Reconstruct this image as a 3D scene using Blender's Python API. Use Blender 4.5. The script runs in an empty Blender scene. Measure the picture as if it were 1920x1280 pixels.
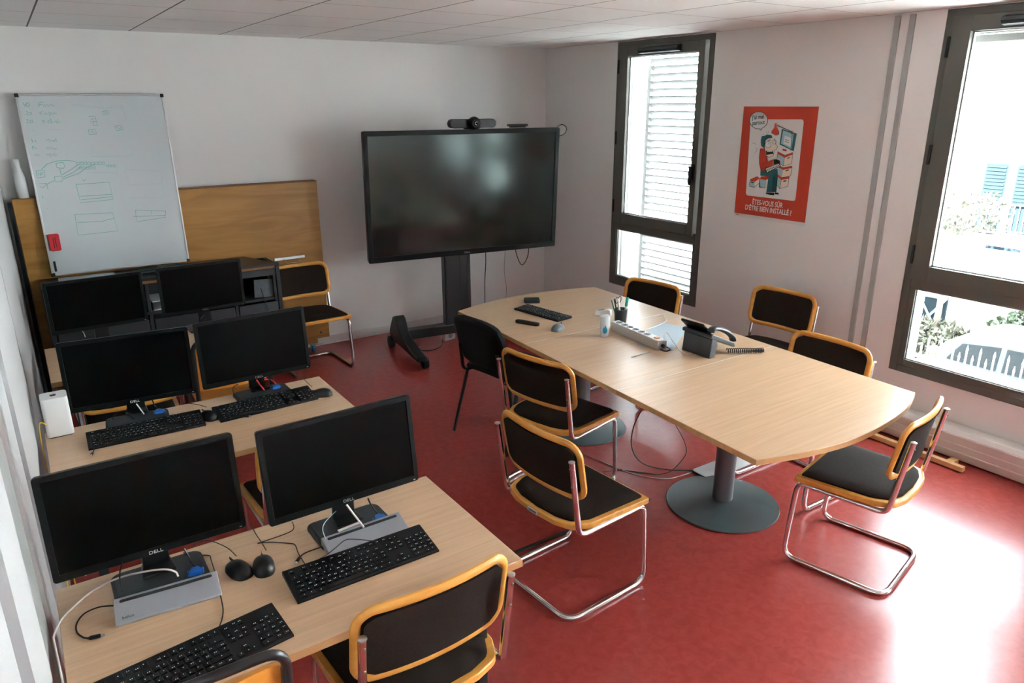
import bpy, bmesh, math, random
from mathutils import Vector, Matrix, Euler
PI = math.pi
random.seed(4)
S = bpy.context.scene
COL = S.collection

# ---------------------------------------------------------------- camera
CX, CY, CZ, YAW, PITCH, ROLL, FPX = -4.4274, -5.9943, 2.0234, .591, .3174, -.0046, 1366.27
_f = Vector((math.sin(YAW)*math.cos(PITCH), math.cos(YAW)*math.cos(PITCH), -math.sin(PITCH)))
_r = Vector((math.cos(YAW), -math.sin(YAW), 0)); _u = _r.cross(_f)
_r, _u = _r*math.cos(ROLL)+_u*math.sin(ROLL), -_r*math.sin(ROLL)+_u*math.cos(ROLL)
cd = bpy.data.cameras.new('camera'); cam = bpy.data.objects.new('camera', cd); COL.objects.link(cam)
cd.sensor_width = 36; cd.lens = FPX/1920*36; cd.clip_start = .02; cd.clip_end = 200
cam.matrix_world = Matrix(((_r.x, _u.x, -_f.x, CX), (_r.y, _u.y, -_f.y, CY), (_r.z, _u.z, -_f.z, CZ), (0, 0, 0, 1)))
S.camera = cam

# ---------------------------------------------------------------- world, sun, exposure
EXPOSURE, SKY, SUN = 2.74, 4.2, 29.0
w = bpy.data.worlds.new('world'); S.world = w; w.use_nodes = True
bg = w.node_tree.nodes['Background']; bg.inputs[0].default_value = (.84, .93, 1, 1); bg.inputs[1].default_value = SKY
sd = bpy.data.lights.new('sun', 'SUN'); sd.energy = SUN; sd.angle = .02; sd.color = (1, .975, .95)
so = bpy.data.objects.new('sun', sd); COL.objects.link(so)
so.rotation_euler = Vector((.80, .10, -.56)).to_track_quat('-Z', 'Y').to_euler()   # over our roof, onto the house across the street
S.view_settings.view_transform = 'Standard'; S.view_settings.look = 'None'
S.view_settings.exposure = EXPOSURE; S.view_settings.gamma = 1; S.view_settings.use_curve_mapping = False
S.cycles.use_denoising = True; S.cycles.max_bounces = 10; S.cycles.diffuse_bounces = 6; S.cycles.glossy_bounces = 4
S.cycles.transparent_max_bounces = 12; S.cycles.caustics_reflective = False; S.cycles.caustics_refractive = False
S.cycles.sample_clamp_indirect = 6
S.cycles.use_adaptive_sampling = True; S.cycles.adaptive_threshold = .02

def portal(y0, y1, z0, z1):
    l = bpy.data.lights.new('window_portal', 'AREA'); l.shape = 'RECTANGLE'; l.size = z1-z0; l.size_y = y1-y0
    l.cycles.is_portal = True
    o = bpy.data.objects.new('window_portal', l); COL.objects.link(o); o.location = (.28, (y0+y1)/2, (z0+z1)/2)
    o.rotation_euler = (0, PI/2, 0)

def at(px, py, z):
    """the point at height z that the photograph shows at this pixel: used to lay flat things on table tops and floor"""
    d = _f + _r*((px-960)/FPX) - _u*((py-640)/FPX)
    return Vector((CX, CY, CZ)) + d*((z-CZ)/d.z)

# ---------------------------------------------------------------- materials
def mat(name, col, rough=.5, metal=0, spec=.5, noise=None, bump=None, coat=0, emit=None):
    m = bpy.data.materials.new(name); m.use_nodes = True; nt = m.node_tree; b = nt.nodes['Principled BSDF']
    b.inputs['Base Color'].default_value = (*col, 1); b.inputs['Roughness'].default_value = rough
    b.inputs['Metallic'].default_value = metal; b.inputs['Specular IOR Level'].default_value = spec
    b.inputs['Coat Weight'].default_value = coat; b.inputs['Coat Roughness'].default_value = .12
    tc = nt.nodes.new('ShaderNodeTexCoord')
    if noise:   # (scale xyz, colour 2, detail, distortion)
        sc, c2, det, dist = noise
        mp = nt.nodes.new('ShaderNodeMapping'); mp.inputs['Scale'].default_value = sc
        n = nt.nodes.new('ShaderNodeTexNoise'); n.inputs['Scale'].default_value = 1; n.inputs['Detail'].default_value = det
        n.inputs['Distortion'].default_value = dist
        cr = nt.nodes.new('ShaderNodeValToRGB'); cr.color_ramp.elements[0].position = .32; cr.color_ramp.elements[1].position = .68
        cr.color_ramp.elements[0].color = (*col, 1); cr.color_ramp.elements[1].color = (*c2, 1)
        nt.links.new(tc.outputs['Object'], mp.inputs[0]); nt.links.new(mp.outputs[0], n.inputs[0])
        nt.links.new(n.outputs[0], cr.inputs[0]); nt.links.new(cr.outputs[0], b.inputs['Base Color'])
    if bump:    # (scale, strength)
        n2 = nt.nodes.new('ShaderNodeTexNoise'); n2.inputs['Scale'].default_value = bump[0]; n2.inputs['Detail'].default_value = 3
        bp = nt.nodes.new('ShaderNodeBump'); bp.inputs['Strength'].default_value = bump[1]; bp.inputs['Distance'].default_value = .002
        nt.links.new(tc.outputs['Object'], n2.inputs[0]); nt.links.new(n2.outputs[0], bp.inputs['Height'])
        nt.links.new(bp.outputs[0], b.inputs['Normal'])
    if emit: b.inputs['Emission Color'].default_value = (*emit[0], 1); b.inputs['Emission Strength'].default_value = emit[1]
    return m
M = {}
M['wall'] = mat('painted_wall', (.82, .82, .80), .75, bump=(260, .25), noise=((.6, .6, .6), (.84, .835, .815), 2, 0))
M['partition'] = mat('partition_panel', (.40, .41, .415), .6, bump=(200, .15))
M['floor'] = mat('red_lino', (.31, .044, .036), .25, spec=.6, noise=((26, 26, 26), (.37, .058, .048), 8, .8), bump=(60, .06))
M['desk'] = mat('beech_laminate', (.55, .36, .215), .30, noise=((2.2, 60, 8), (.64, .435, .27), 4, .6), spec=.7)
M['desk_edge'] = mat('beech_edge', (.52, .29, .12), .4, noise=((3, 60, 20), (.60, .35, .16), 3, .3))
M['wood'] = mat('honey_beech', (.66, .295, .048), .32, noise=((7, 30, 30), (.76, .38, .08), 3, .5), spec=.5)
M['plyor'] = mat('orange_plywood', (.64, .235, .032), .33, noise=((6, 3, 26), (.75, .31, .055), 3, .8))
M['ply'] = mat('old_plywood', (.36, .165, .030), .42, noise=((1.6, 5, 11), (.50, .255, .058), 5, 1.4))
M['plyedge'] = mat('plywood_edge', (.22, .10, .03), .6)
M['fabric'] = mat('brown_fabric', (.015, .010, .008), .95, spec=.12, noise=((240, 240, 240), (.030, .021, .017), 2, 0), bump=(900, .5))
M['black_fab'] = mat('black_fabric', (.004, .005, .0055), .85, spec=.25, bump=(700, .4))
M['chrome'] = mat('chrome', (.80, .80, .81), .13, 1)
M['steel'] = mat('brushed_steel', (.55, .55, .56), .35, 1)
M['screw'] = mat('screw', (.25, .2, .15), .4, 1)
M['blk'] = mat('black_plastic', (.004, .005, .0055), .38, spec=.35)
M['bezel'] = mat('monitor_bezel', (.0025, .004, .0045), .36, spec=.22)
M['screen'] = mat('dark_screen', (.0008, .0012, .0012), .30, spec=.10)
M['tvscreen'] = mat('antiglare_screen', (.0008, .0018, .0018), .15, spec=1.0)
M['tvscreen'].node_tree.nodes['Principled BSDF'].inputs['Specular Tint'].default_value = (.82, 1, .96, 1)
M['blk_metal'] = mat('black_metal', (.006, .007, .0075), .38)
M['darkgrey'] = mat('dark_grey_plastic', (.018, .024, .027), .5)
M['grey'] = mat('grey_aluminium', (.30, .32, .345), .45, .35, bump=(900, .2))
M['base'] = mat('table_base_grey', (.065, .095, .10), .30, bump=(400, .2))
M['post'] = mat('table_post_grey', (.10, .10, .11), .3)
M['white'] = mat('white_plastic', (.78, .79, .79), .3)
M['bottle'] = mat('white_enamel', (.75, .77, .78), .25)
M['frame'] = mat('bronze_frame', (.105, .104, .088), .42, bump=(500, .15))
M['hinge'] = mat('dark_hinge', (.006, .010, .012), .35)
M['alu'] = mat('aluminium', (.62, .64, .65), .35, .8)
M['wb'] = mat('whiteboard', (.60, .66, .68), .22, coat=.3)
M['ink'] = mat('green_ink', (.10, .42, .36), .6)
M['key'] = mat('key_black', (.0045, .0055, .006), .5, spec=.3)
M['legend'] = mat('key_legend', (.55, .68, .72), .5)
M['red'] = mat('poster_red', (.58, .055, .022), .55)
M['paper'] = mat('paper_white', (.76, .75, .73), .6)
M['eraser'] = mat('eraser_red', (.62, .02, .03), .5)
M['felt'] = mat('felt_grey', (.3, .33, .34), .9)
M['teal'] = mat('teal_ink', (.02, .13, .15), .6)
M['ltblue'] = mat('light_blue', (.36, .55, .60), .6)
M['skin'] = mat('poster_skin', (.80, .70, .58), .6)
M['inkblk'] = mat('ink_black', (.012, .015, .018), .6)
M['trim'] = mat('grey_trim', (.22, .23, .225), .5)
M['walltrim'] = mat('wall_strip_grey', (.40, .41, .40), .5)
M['covergrey'] = mat('cover_light_grey', (.50, .53, .53), .4)
M['duct'] = mat('white_duct', (.72, .72, .71), .5)
M['rad'] = mat('radiator_white', (.66, .64, .60), .45)
M['stick'] = mat('pine_stick', (.60, .36, .15), .5, noise=((4, 30, 30), (.68, .43, .2), 3, .2))
M['cabgrey'] = mat('cabinet_grey', (.020, .024, .028), .5)
M['cabtop'] = mat('cabinet_top', (.022, .017, .014), .4)
M['bluebox'] = mat('blue_grey_board', (.075, .10, .115), .6, noise=((30, 30, 30), (.11, .14, .155), 4, 0))
M['blue'] = mat('vga_blue', (.01, .11, .42), .4)
M['wheelblue'] = mat('castor_blue', (.03, .28, .50), .35)
M['yellow'] = mat('yellow_cable', (.70, .42, .02), .5)
M['redcab'] = mat('red_cable', (.62, .03, .02), .5)
M['cabwhite'] = mat('white_cable', (.70, .69, .66), .5)
M['cabgreen'] = mat('dark_green', (.02, .05, .05), .5)
M['orange'] = mat('orange_switch', (.85, .30, .04), .3)
M['tealcap'] = mat('teal_cap', (.01, .38, .28), .4)
M['phone'] = mat('phone_grey', (.040, .048, .056), .4)
M['sheet'] = mat('blue_sheet', (.50, .62, .70), .5)
M['lblue'] = mat('label_blue', (.02, .36, .56), .4)
M['mouse'] = mat('mouse_grey', (.14, .18, .20), .42)
M['shutter'] = mat('white_shutter', (.40, .41, .41), .5)
M['render'] = mat('cream_render', (.82, .85, .85), .85, bump=(30, .3))
M['stone'] = mat('street_asphalt', (.035, .036, .037), .9, noise=((4, 4, 4), (.05, .05, .05), 4, 0))
M['bounce'] = mat('bounce_reflector', (.75, .74, .70), .9)  # invented pale surface for the strip that throws light up to the ceiling
M['pavement'] = mat('pavement', (.09, .09, .088), .9)
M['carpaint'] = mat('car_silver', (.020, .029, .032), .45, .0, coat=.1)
M['carglass'] = mat('car_glass', (.002, .0045, .0055), .3, spec=.2)
M['tyre'] = mat('tyre', (.015, .015, .015), .8)
M['ironwhite'] = mat('white_iron', (.75, .75, .73), .5)
M['gategrey'] = mat('gate_grey', (.009, .016, .019), .8, spec=.1)
M['slate'] = mat('slate_blind', (.010, .017, .022), .8, spec=.05)
M['leaf'] = mat('leaf_green', (.010, .020, .006), .7, noise=((12, 12, 12), (.035, .055, .020), 3, 0))
M['leafpale'] = mat('leaf_pale', (.030, .033, .018), .7, noise=((12, 12, 12), (.10, .095, .065), 3, 0))
M['bark'] = mat('bark', (.12, .09, .07), .9)

def glass_mat(name, tint, ior=1.45, gl_rough=.0):
    m = bpy.data.materials.new(name); m.use_nodes = True; nt = m.node_tree
    for n in list(nt.nodes): nt.nodes.remove(n)
    o = nt.nodes.new('ShaderNodeOutputMaterial'); mx = nt.nodes.new('ShaderNodeMixShader')
    t = nt.nodes.new('ShaderNodeBsdfTransparent'); t.inputs[0].default_value = (*tint, 1)
    g = nt.nodes.new('ShaderNodeBsdfGlossy'); g.inputs['Roughness'].default_value = gl_rough
    lw = nt.nodes.new('ShaderNodeLayerWeight'); lw.inputs[0].default_value = .5        # reflection grows towards grazing view, the same from both sides
    pw = nt.nodes.new('ShaderNodeMath'); pw.operation = 'POWER'; pw.inputs[1].default_value = 5
    fr = nt.nodes.new('ShaderNodeMath'); fr.operation = 'MULTIPLY_ADD'; fr.inputs[1].default_value = .9; fr.inputs[2].default_value = .03
    nt.links.new(lw.outputs['Facing'], pw.inputs[0]); nt.links.new(pw.outputs[0], fr.inputs[0])
    nt.links.new(fr.outputs[0], mx.inputs[0]); nt.links.new(t.outputs[0], mx.inputs[1]); nt.links.new(g.outputs[0], mx.inputs[2])
    nt.links.new(mx.outputs[0], o.inputs[0]); return m
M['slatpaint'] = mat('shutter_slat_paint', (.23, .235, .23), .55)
M['glass'] = glass_mat('window_glass', (.95, .97, .97))
def frosted():
    m = mat('frosted_plastic', (.78, .83, .86), .35); b = m.node_tree.nodes['Principled BSDF']
    b.inputs['Transmission Weight'].default_value = .35; b.inputs['IOR'].default_value = 1.2; return m
M['frost'] = frosted()

# ceiling: mineral tiles, a 0.595 m grid of fine joints as surface pattern
def ceiling_mat():
    m = mat('ceiling_tile', (.88, .875, .86), .8, bump=(500, .4)); nt = m.node_tree; b = nt.nodes['Principled BSDF']
    tc = nt.nodes.new('ShaderNodeTexCoord'); sx = nt.nodes.new('ShaderNodeSeparateXYZ'); nt.links.new(tc.outputs['Object'], sx.inputs[0])
    def line(out, off, wd):
        a = nt.nodes.new('ShaderNodeMath'); a.operation = 'ADD'; a.inputs[1].default_value = off
        d = nt.nodes.new('ShaderNodeMath'); d.operation = 'PINGPONG'; d.inputs[1].default_value = .2975
        l = nt.nodes.new('ShaderNodeMath'); l.operation = 'LESS_THAN'; l.inputs[1].default_value = wd
        nt.links.new(out, a.inputs[0]); nt.links.new(a.outputs[0], d.inputs[0]); nt.links.new(d.outputs[0], l.inputs[0]); return l
    lx = line(sx.outputs[0], .01, .0045); ly = line(sx.outputs[1], .345, .0025)
    mx = nt.nodes.new('ShaderNodeMath'); mx.operation = 'MAXIMUM'; nt.links.new(lx.outputs[0], mx.inputs[0]); nt.links.new(ly.outputs[0], mx.inputs[1])
    mix = nt.nodes.new('ShaderNodeMix'); mix.data_type = 'RGBA'; mix.inputs[6].default_value = (.88, .875, .86, 1); mix.inputs[7].default_value = (.13, .125, .12, 1)
    nt.links.new(mx.outputs[0], mix.inputs[0]); nt.links.new(mix.outputs[2], b.inputs['Base Color']); return m
M['ceil'] = ceiling_mat()

# ---------------------------------------------------------------- mesh building
class MB:
    def __init__(s): s.v = []; s.f = []
    def add(s, vs, fs):
        n = len(s.v); s.v += [tuple(v) for v in vs]; s.f += [tuple(i+n for i in f) for f in fs]; return s
    def box(s, x0, x1, y0, y1, z0, z1, R=None, o=(0, 0, 0)):
        vs = [Vector((x, y, z)) for x in (x0, x1) for y in (y0, y1) for z in (z0, z1)]
        if R: vs = [R @ v for v in vs]
        vs = [v+Vector(o) for v in vs]
        return s.add(vs, [(0, 1, 3, 2), (4, 6, 7, 5), (0, 4, 5, 1), (2, 3, 7, 6), (0, 2, 6, 4), (1, 5, 7, 3)])
    def prism(s, pts, d0, d1, axis=2, R=None, o=(0, 0, 0)):
        """polygon pts extruded from d0 to d1 along axis"""
        def mk(p, d):
            v = {2: (p[0], p[1], d), 1: (p[0], d, p[1]), 0: (d, p[0], p[1])}[axis]; v = Vector(v)
            return (R @ v if R else v)+Vector(o)
        n = len(pts); vs = [mk(p, d0) for p in pts]+[mk(p, d1) for p in pts]
        return s.add(vs, [tuple(range(n))[::-1], tuple(range(n, 2*n))]+[(i, (i+1) % n, n+(i+1) % n, n+i) for i in range(n)])
    def tube(s, pts, r, seg=10, closed=False, ell=None, caps=True, flat=None):
        """sweep a circle (or an ellipse ell=(a,b), a along 'side') along pts"""
        P = [Vector(p) for p in pts]; n = len(P); T = []
        for i in range(n):
            a = P[(i-1) % n] if (closed or i) else P[0]; b = P[(i+1) % n] if (closed or i < n-1) else P[-1]
            t = (b-a); T.append(t.normalized() if t.length > 1e-9 else Vector((0, 0, 1)))
        up = Vector(flat) if flat else (Vector((0, 0, 1)) if abs(T[0].z) < .9 else Vector((0, 1, 0)))
        vs = []; a, b = ell or (r, r); N = up
        for i in range(n):
            N = (N if not flat else Vector(flat)); N = (N-T[i]*N.dot(T[i])); N = N.normalized() if N.length > 1e-6 else T[i].orthogonal().normalized()
            B = T[i].cross(N)
            rr = r[i]/1.0 if isinstance(r, (list, tuple)) else None
            for k in range(seg):
                an = 2*PI*k/seg; ca, sa = math.cos(an), math.sin(an)
                vs.append(P[i]+(N*ca*(rr or a)+B*sa*(rr or b)))
        fs = [(i*seg+k, i*seg+(k+1) % seg, ((i+1) % n)*seg+(k+1) % seg, ((i+1) % n)*seg+k) for i in range(n if closed else n-1) for k in range(seg)]
        if not closed and caps: fs += [tuple(range(seg))[::-1], tuple(range((n-1)*seg, n*seg))]
        return s.add(vs, fs)
    def lathe(s, prof, seg=24, o=(0, 0, 0), sx=1, sy=1, R=None):
        vs = []; n = len(prof)
        for r, z in prof:
            for k in range(seg):
                v = Vector((r*math.cos(2*PI*k/seg)*sx, r*math.sin(2*PI*k/seg)*sy, z)); vs.append((R @ v if R else v)+Vector(o))
        fs = [(i*seg+k, i*seg+(k+1) % seg, (i+1)*seg+(k+1) % seg, (i+1)*seg+k) for i in range(n-1) for k in range(seg)]
        fs += [tuple(range(seg))[::-1], tuple(range((n-1)*seg, n*seg))]
        return s.add(vs, fs)
    def grid(s, fn, nu, nv, th=None):
        """surface fn(u,v) -> (point, normal); th gives it thickness"""
        vs = []; q = [(i/nu, j/nv) for i in range(nu+1) for j in range(nv+1)]
        top = [fn(*a) for a in q]; N = len(q); idx = lambda i, j: i*(nv+1)+j
        vs = [Vector(p) for p, n in top]+[Vector(p)-Vector(n)*th for p, n in top]
        fs = []
        for i in range(nu):
            for j in range(nv):
                a, b, c, d = idx(i, j), idx(i+1, j), idx(i+1, j+1), idx(i, j+1)
                fs += [(a, b, c, d), (N+d, N+c, N+b, N+a)]
        for i in range(nu):
            fs += [(idx(i+1, 0), idx(i, 0), N+idx(i, 0), N+idx(i+1, 0)), (idx(i, nv), idx(i+1, nv), N+idx(i+1, nv), N+idx(i, nv))]
        for j in range(nv):
            fs += [(idx(0, j), idx(0, j+1), N+idx(0, j+1), N+idx(0, j)), (idx(nu, j+1), idx(nu, j), N+idx(nu, j), N+idx(nu, j+1))]
        return s.add(vs, fs)
    def build(s, name, m, parent=None, bevel=0, smooth=True, seg=2, loc=None, rz=0, rot=None):
        me = bpy.data.meshes.new(name); me.from_pydata([tuple(v) for v in s.v], [], s.f)
        bm = bmesh.new(); bm.from_mesh(me); bmesh.ops.recalc_face_normals(bm, faces=bm.faces); bm.to_mesh(me); bm.free()
        if smooth:
            me.polygons.foreach_set('use_smooth', [True]*len(me.polygons)); me.set_sharp_from_angle(angle=math.radians(38))
        me.materials.append(m if not isinstance(m, str) else M[m])
        o = bpy.data.objects.new(name, me); COL.objects.link(o)
        if parent: o.parent = parent
        if loc: o.location = loc
        if rz: o.rotation_euler.z = rz
        if rot: o.rotation_euler = rot
        if bevel:
            b = o.modifiers.new('bevel', 'BEVEL'); b.width = bevel; b.segments = seg; b.limit_method = 'ANGLE'; b.angle_limit = math.radians(40)
            b.harden_normals = False
        return o

def fillet(pts, r, n=6, closed=False):
    P = [Vector(p) for p in pts]; N = len(P); out = []
    for i in range(N):
        if not closed and i in (0, N-1): out.append(P[i]); continue
        a, b, c = P[i-1], P[i], P[(i+1) % N]; rr = r[i] if isinstance(r, (list, tuple)) else r
        u = (a-b); v = (c-b); ang = u.angle(v); d = min(rr/math.tan(ang/2) if ang > .05 else 0, u.length*.49, v.length*.49)
        if d < 1e-5 or abs(ang-PI) < .03: out.append(b); continue
        p0 = b+u.normalized()*d; p1 = b+v.normalized()*d
        for k in range(n+1):
            t = k/n; out.append(p0*(1-t)**2+b*2*t*(1-t)+p1*t*t)
    return out
def spline(pts, n=8):
    P = [Vector(p) for p in pts]; out = []
    if len(P) < 3: return P
    for i in range(len(P)-1):
        p0 = P[max(i-1, 0)]; p1 = P[i]; p2 = P[i+1]; p3 = P[min(i+2, len(P)-1)]
        for k in range(n):
            t = k/n; out.append(.5*((2*p1)+(p2-p0)*t+(2*p0-5*p1+4*p2-p3)*t*t+(3*p1-p0-3*p2+p3)*t**3))
    return out+[P[-1]]
def rrect(w, h, r, n=5, cx=0, cy=0):
    out = []
    for sx, sy, a0 in ((1, 1, 0), (-1, 1, PI/2), (-1, -1, PI), (1, -1, 1.5*PI)):
        for k in range(n+1):
            a = a0+PI/2*k/n; out.append((cx+sx*(w/2-r)+r*math.cos(a), cy+sy*(h/2-r)+r*math.sin(a)))
    return out

def tag(o, label=None, cat=None, group=None, kind=None):
    for k, v in (('label', label), ('category', cat), ('group', group), ('kind', kind)):
        if v: o[k] = v
    return o
def thing(name, loc=(0, 0, 0), rz=0, label=None, cat=None, group=None):
    o = bpy.data.objects.new(name, None); o.empty_display_size = .1; COL.objects.link(o); o.location = loc; o.rotation_euler.z = rz
    return tag(o, label, cat, group)
def struct(o): o['kind'] = 'structure'; return o
def kids(o): return [c for c in list(bpy.data.objects) if c.parent == o]
def copy_tree(o, parent=None):
    c = o.copy(); COL.objects.link(c)
    if parent: c.parent = parent
    for ch in kids(o): copy_tree(ch, c)
    return c
def text_mesh(txt, size, name, m, parent=None, depth=.0006, sx=1, align='CENTER', fat=0):
    cu = bpy.data.curves.new(name, 'FONT'); cu.body = txt; cu.size = size; cu.extrude = depth; cu.offset = fat; cu.align_x = align; cu.align_y = 'CENTER'
    t = bpy.data.objects.new('text_tmp', cu); COL.objects.link(t); bpy.context.view_layer.update()
    me = bpy.data.meshes.new_from_object(t.evaluated_get(bpy.context.evaluated_depsgraph_get()))
    bpy.data.objects.remove(t); me.name = name
    if sx != 1:
        for v in me.vertices: v.co.x *= sx
    me.materials.clear(); me.materials.append(M[m]); o = bpy.data.objects.new(name, me); COL.objects.link(o); o.parent = parent; return o
def cable(pts, r, m, name, label=None, cat='cable', parent=None, group=None, seg=6, n=8):
    o = MB().tube(spline(pts, n), r, seg).build(name, m, parent)
    if label: tag(o, label, cat, group)
    return o

# ================================================================ THE ROOM
H = 2.5
YF = -8.2                       # wall behind the camera
TW = .30                        # window wall thickness
struct(MB().box(-5.2, TW, YF-.1, .15, -.12, 0).build('floor', 'floor', smooth=False))
struct(MB().box(-5.2, TW, YF-.1, .15, H, H+.12).build('ceiling', 'ceil', smooth=False))
struct(MB().box(-4.75, TW, 0, .15, 0, H).build('wall_back', 'wall', smooth=False))
struct(MB().box(-5.2, TW, YF-.1, YF, 0, H).build('wall_front', 'wall', smooth=False))
WIN = [(-2.075, -1.02, .43), (-4.765, -3.71, .40), (-7.10, -5.65, .40)]
b = MB()
ys = [0.0]
for a, c, z in WIN: ys += [c, a]
ys.append(YF)
for i in range(0, len(ys), 2): b.box(0, TW, ys[i+1], ys[i], 0, H)
for a, c, z in WIN: b.box(0, TW, a, c, 0, z); b.box(0, TW, a, c, 2.495, H)
struct(b.build('wall_right', 'wall', smooth=False))
struct(MB().box(-14, TW, YF-6, 10, H+.13, 6.9).build('sun_blocker', 'render', smooth=False))  # unseen mass over the room, added to keep the sun off the street
# left wall: slightly out of square, with shallow steps and a metal-edged panel joint
lx = lambda y: -4.487-.017*abs(y)
steps = [(0, -.9, .016), (-.9, -2.47, 0), (-2.49, -3.46, 0), (-3.46, -3.93, .012), (-4.22, -4.53, 0), (-4.53, YF, .02)]
b = MB()
for y0, y1, dx in steps:
    p = [(lx(y0)-dx, y0), (lx(y1)-dx, y1), (-4.8, y1), (-4.8, y0)]; b.prism(p, 0, H)
b.prism([(lx(-2.4)-.02, -2.4), (lx(-4.6)-.03, -4.6), (-4.8, -4.6), (-4.8, -2.4)], 0, H)
struct(b.build('wall_left', 'partition', smooth=False))
struct(MB().prism([(lx(-3.93)+.006, -3.93), (lx(-3.99)+.006, -3.99), (-4.6, -3.99), (-4.6, -3.93)], 0, H).build('trim_1', 'alu', smooth=False))
struct(MB().prism([(lx(-3.99)-.004, -3.99), (lx(-4.22)-.004, -4.22), (-4.6, -4.22), (-4.6, -3.99)], 0, H).build('trim_2', 'trim', smooth=False))
for i, y in enumerate((-3.434, -3.522)):
    struct(MB().box(-.012, 0, y-.017, y+.017, .12, 2.488).build('trim_%d' % (i+3), 'walltrim', bevel=.002))
struct(MB().box(-4.48, 0, -.014, 0, 0, .075).build('baseboard_back', 'duct', bevel=.003))
struct(MB().box(-.014, 0, YF, -.014, 0, .075).build('baseboard_right', 'duct', bevel=.003))

# ---------------------------------------------------------------- windows
def window(k, a, c, zb):
    root = struct(thing('window_%d' % k, (0, c, 0)))
    W = c-a; L = lambda y: y                       # local y runs 0 .. -W towards the camera
    zt = 2.495
    fb = MB(); X0, X1 = -.004, .07
    fb.box(X0, X1, -.05, 0, zb, zt); fb.box(X0, X1, -W, -W+.05, zb, zt); fb.box(X0, X1, -W+.05, -.05, zt-.04, zt)
    fb.box(X0, X1, -W+.05, -.05, zb, zb+.045); fb.box(X0, X1, -W+.05, -.05, .94, 1.02)
    fb.build('window_frame', 'frame', root, bevel=.003)
    s = MB(); y0, y1 = -.045, -W+.075; g0, g1 = 1.085, 2.375; xs0 = -.022
    s.box(xs0, .05, -.148, y0, 1.0, 2.455); s.box(xs0, .05, y1, -W+.135, 1.0, 2.455)
    s.box(xs0, .05, -W+.135, -.148, g1, 2.455); s.box(xs0, .05, -W+.135, -.148, 1.0, g0)
    s.build('sash', 'frame', root, bevel=.003)
    s = MB(); y0, y1 = -.05, -W+.05
    s.box(-.002, .06, -.085, y0, zb+.045, .94); s.box(-.002, .06, y1, -W+.075, zb+.045, .94)
    s.box(-.002, .06, -W+.075, -.085, .935, .95); s.box(-.002, .06, -W+.075, -.085, zb+.04, zb+.085)
    s.build('lower_sash', 'frame', root, bevel=.002)
    gs = MB()                                       # pale glazing gaskets
    for (ya, yb, za, zc) in ((-.148, -W+.135, g0, g1), (-.085, -W+.075, zb+.085, .935)):
        t = .007
        for bx in ((ya-t, ya, za, zc), (yb, yb+t, za, zc), (yb, ya, zc-t, zc), (yb, ya, za, za+t)): gs.box(.012, .03, *bx)
    gs.build('glazing_bead', 'alu', root)
    MB().box(.022, .028, -W+.137, -.150, g0+.002, g1-.002).build('upper_pane', 'glass', root, smooth=False)
    MB().box(.022, .028, -W+.077, -.087, zb+.087, .933).build('lower_pane', 'glass', root, smooth=False)
    for z in (2.30, 1.725, 1.145):
        MB().box(-.034, -.004, -.05, -.036, z-.055, z+.055).build('hinge', 'hinge', root, bevel=.003)
    hb = MB().box(-.034, -.022, -W+.088, -W+.122, 1.44, 1.56).box(-.06, -.03, -W+.096, -W+.114, 1.515, 1.545).box(-.068, -.052, -W+.094, -W+.116, 1.40, 1.545)
    hb.build('handle', 'hinge', root, bevel=.004)
    vb = MB().prism([(-.022, 2.385), (-.062, 2.392), (-.074, 2.408), (-.066, 2.432), (-.022, 2.440)], -.745, -.31, axis=1)
    vb.build('air_vent', 'hinge', root, bevel=.004)
    # outer reveal and sill
    MB().box(.07, .34, -W-.0, 0, zb-.03, zb+.002).build('outer_sill', 'shutter', root, bevel=.003)
    return root
for i, (a, c, z) in enumerate(WIN):
    window(i+1, a, c, z); portal(a, c, z, 2.49)

# louvred shutter outside window 1
sh = thing('louvred_shutter', (.33, -1.06, 0), 0, 'white louvred shutter closed outside the window beside the poster', 'shutter')
fr = MB()
fr.box(-.018, .018, -.045, -.005, .40, 2.44); fr.box(-.018, .018, -.99, -.95, .40, 2.44)
for z in (.40, .955, 2.40): fr.box(-.018, .018, -.95, -.045, z, z+.04)
fr.build('shutter_frame', 'shutter', sh, bevel=.002)
z = .475; n = 0
while z < 2.39:
    if not (.93 < z < 1.02):
        R = Matrix.Rotation(math.radians(38), 3, 'Y')
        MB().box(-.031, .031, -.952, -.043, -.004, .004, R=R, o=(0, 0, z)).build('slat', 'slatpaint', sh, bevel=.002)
        n += 1
    z += .0605

# ---------------------------------------------------------------- skirting radiator, stick, cable cover
r = thing('skirting_radiator', (0, 0, 0), 0, 'long low cream skirting radiator under the windows', 'radiator')
MB().prism([(-.016, .01), (-.10, .01), (-.115, .03), (-.115, .165), (-.095, .19), (-.016, .195)], -6.3, -3.0, axis=1).build('casing', 'rad', r, bevel=.003)
fn = MB()
for z in (.06, .105, .155): fn.box(-.1185, -.114, -6.29, -3.01, z, z+.006)
fn.build('ridge', 'duct', r)
st = MB().box(-.235, -.20, -4.34, -3.2, .005, .035).box(-.20, -.125, -4.27, -4.23, .005, .03).build('wooden_batten', 'stick', bevel=.002)
tag(st, 'pine batten lying on the floor along the radiator', 'wooden batten')

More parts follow.
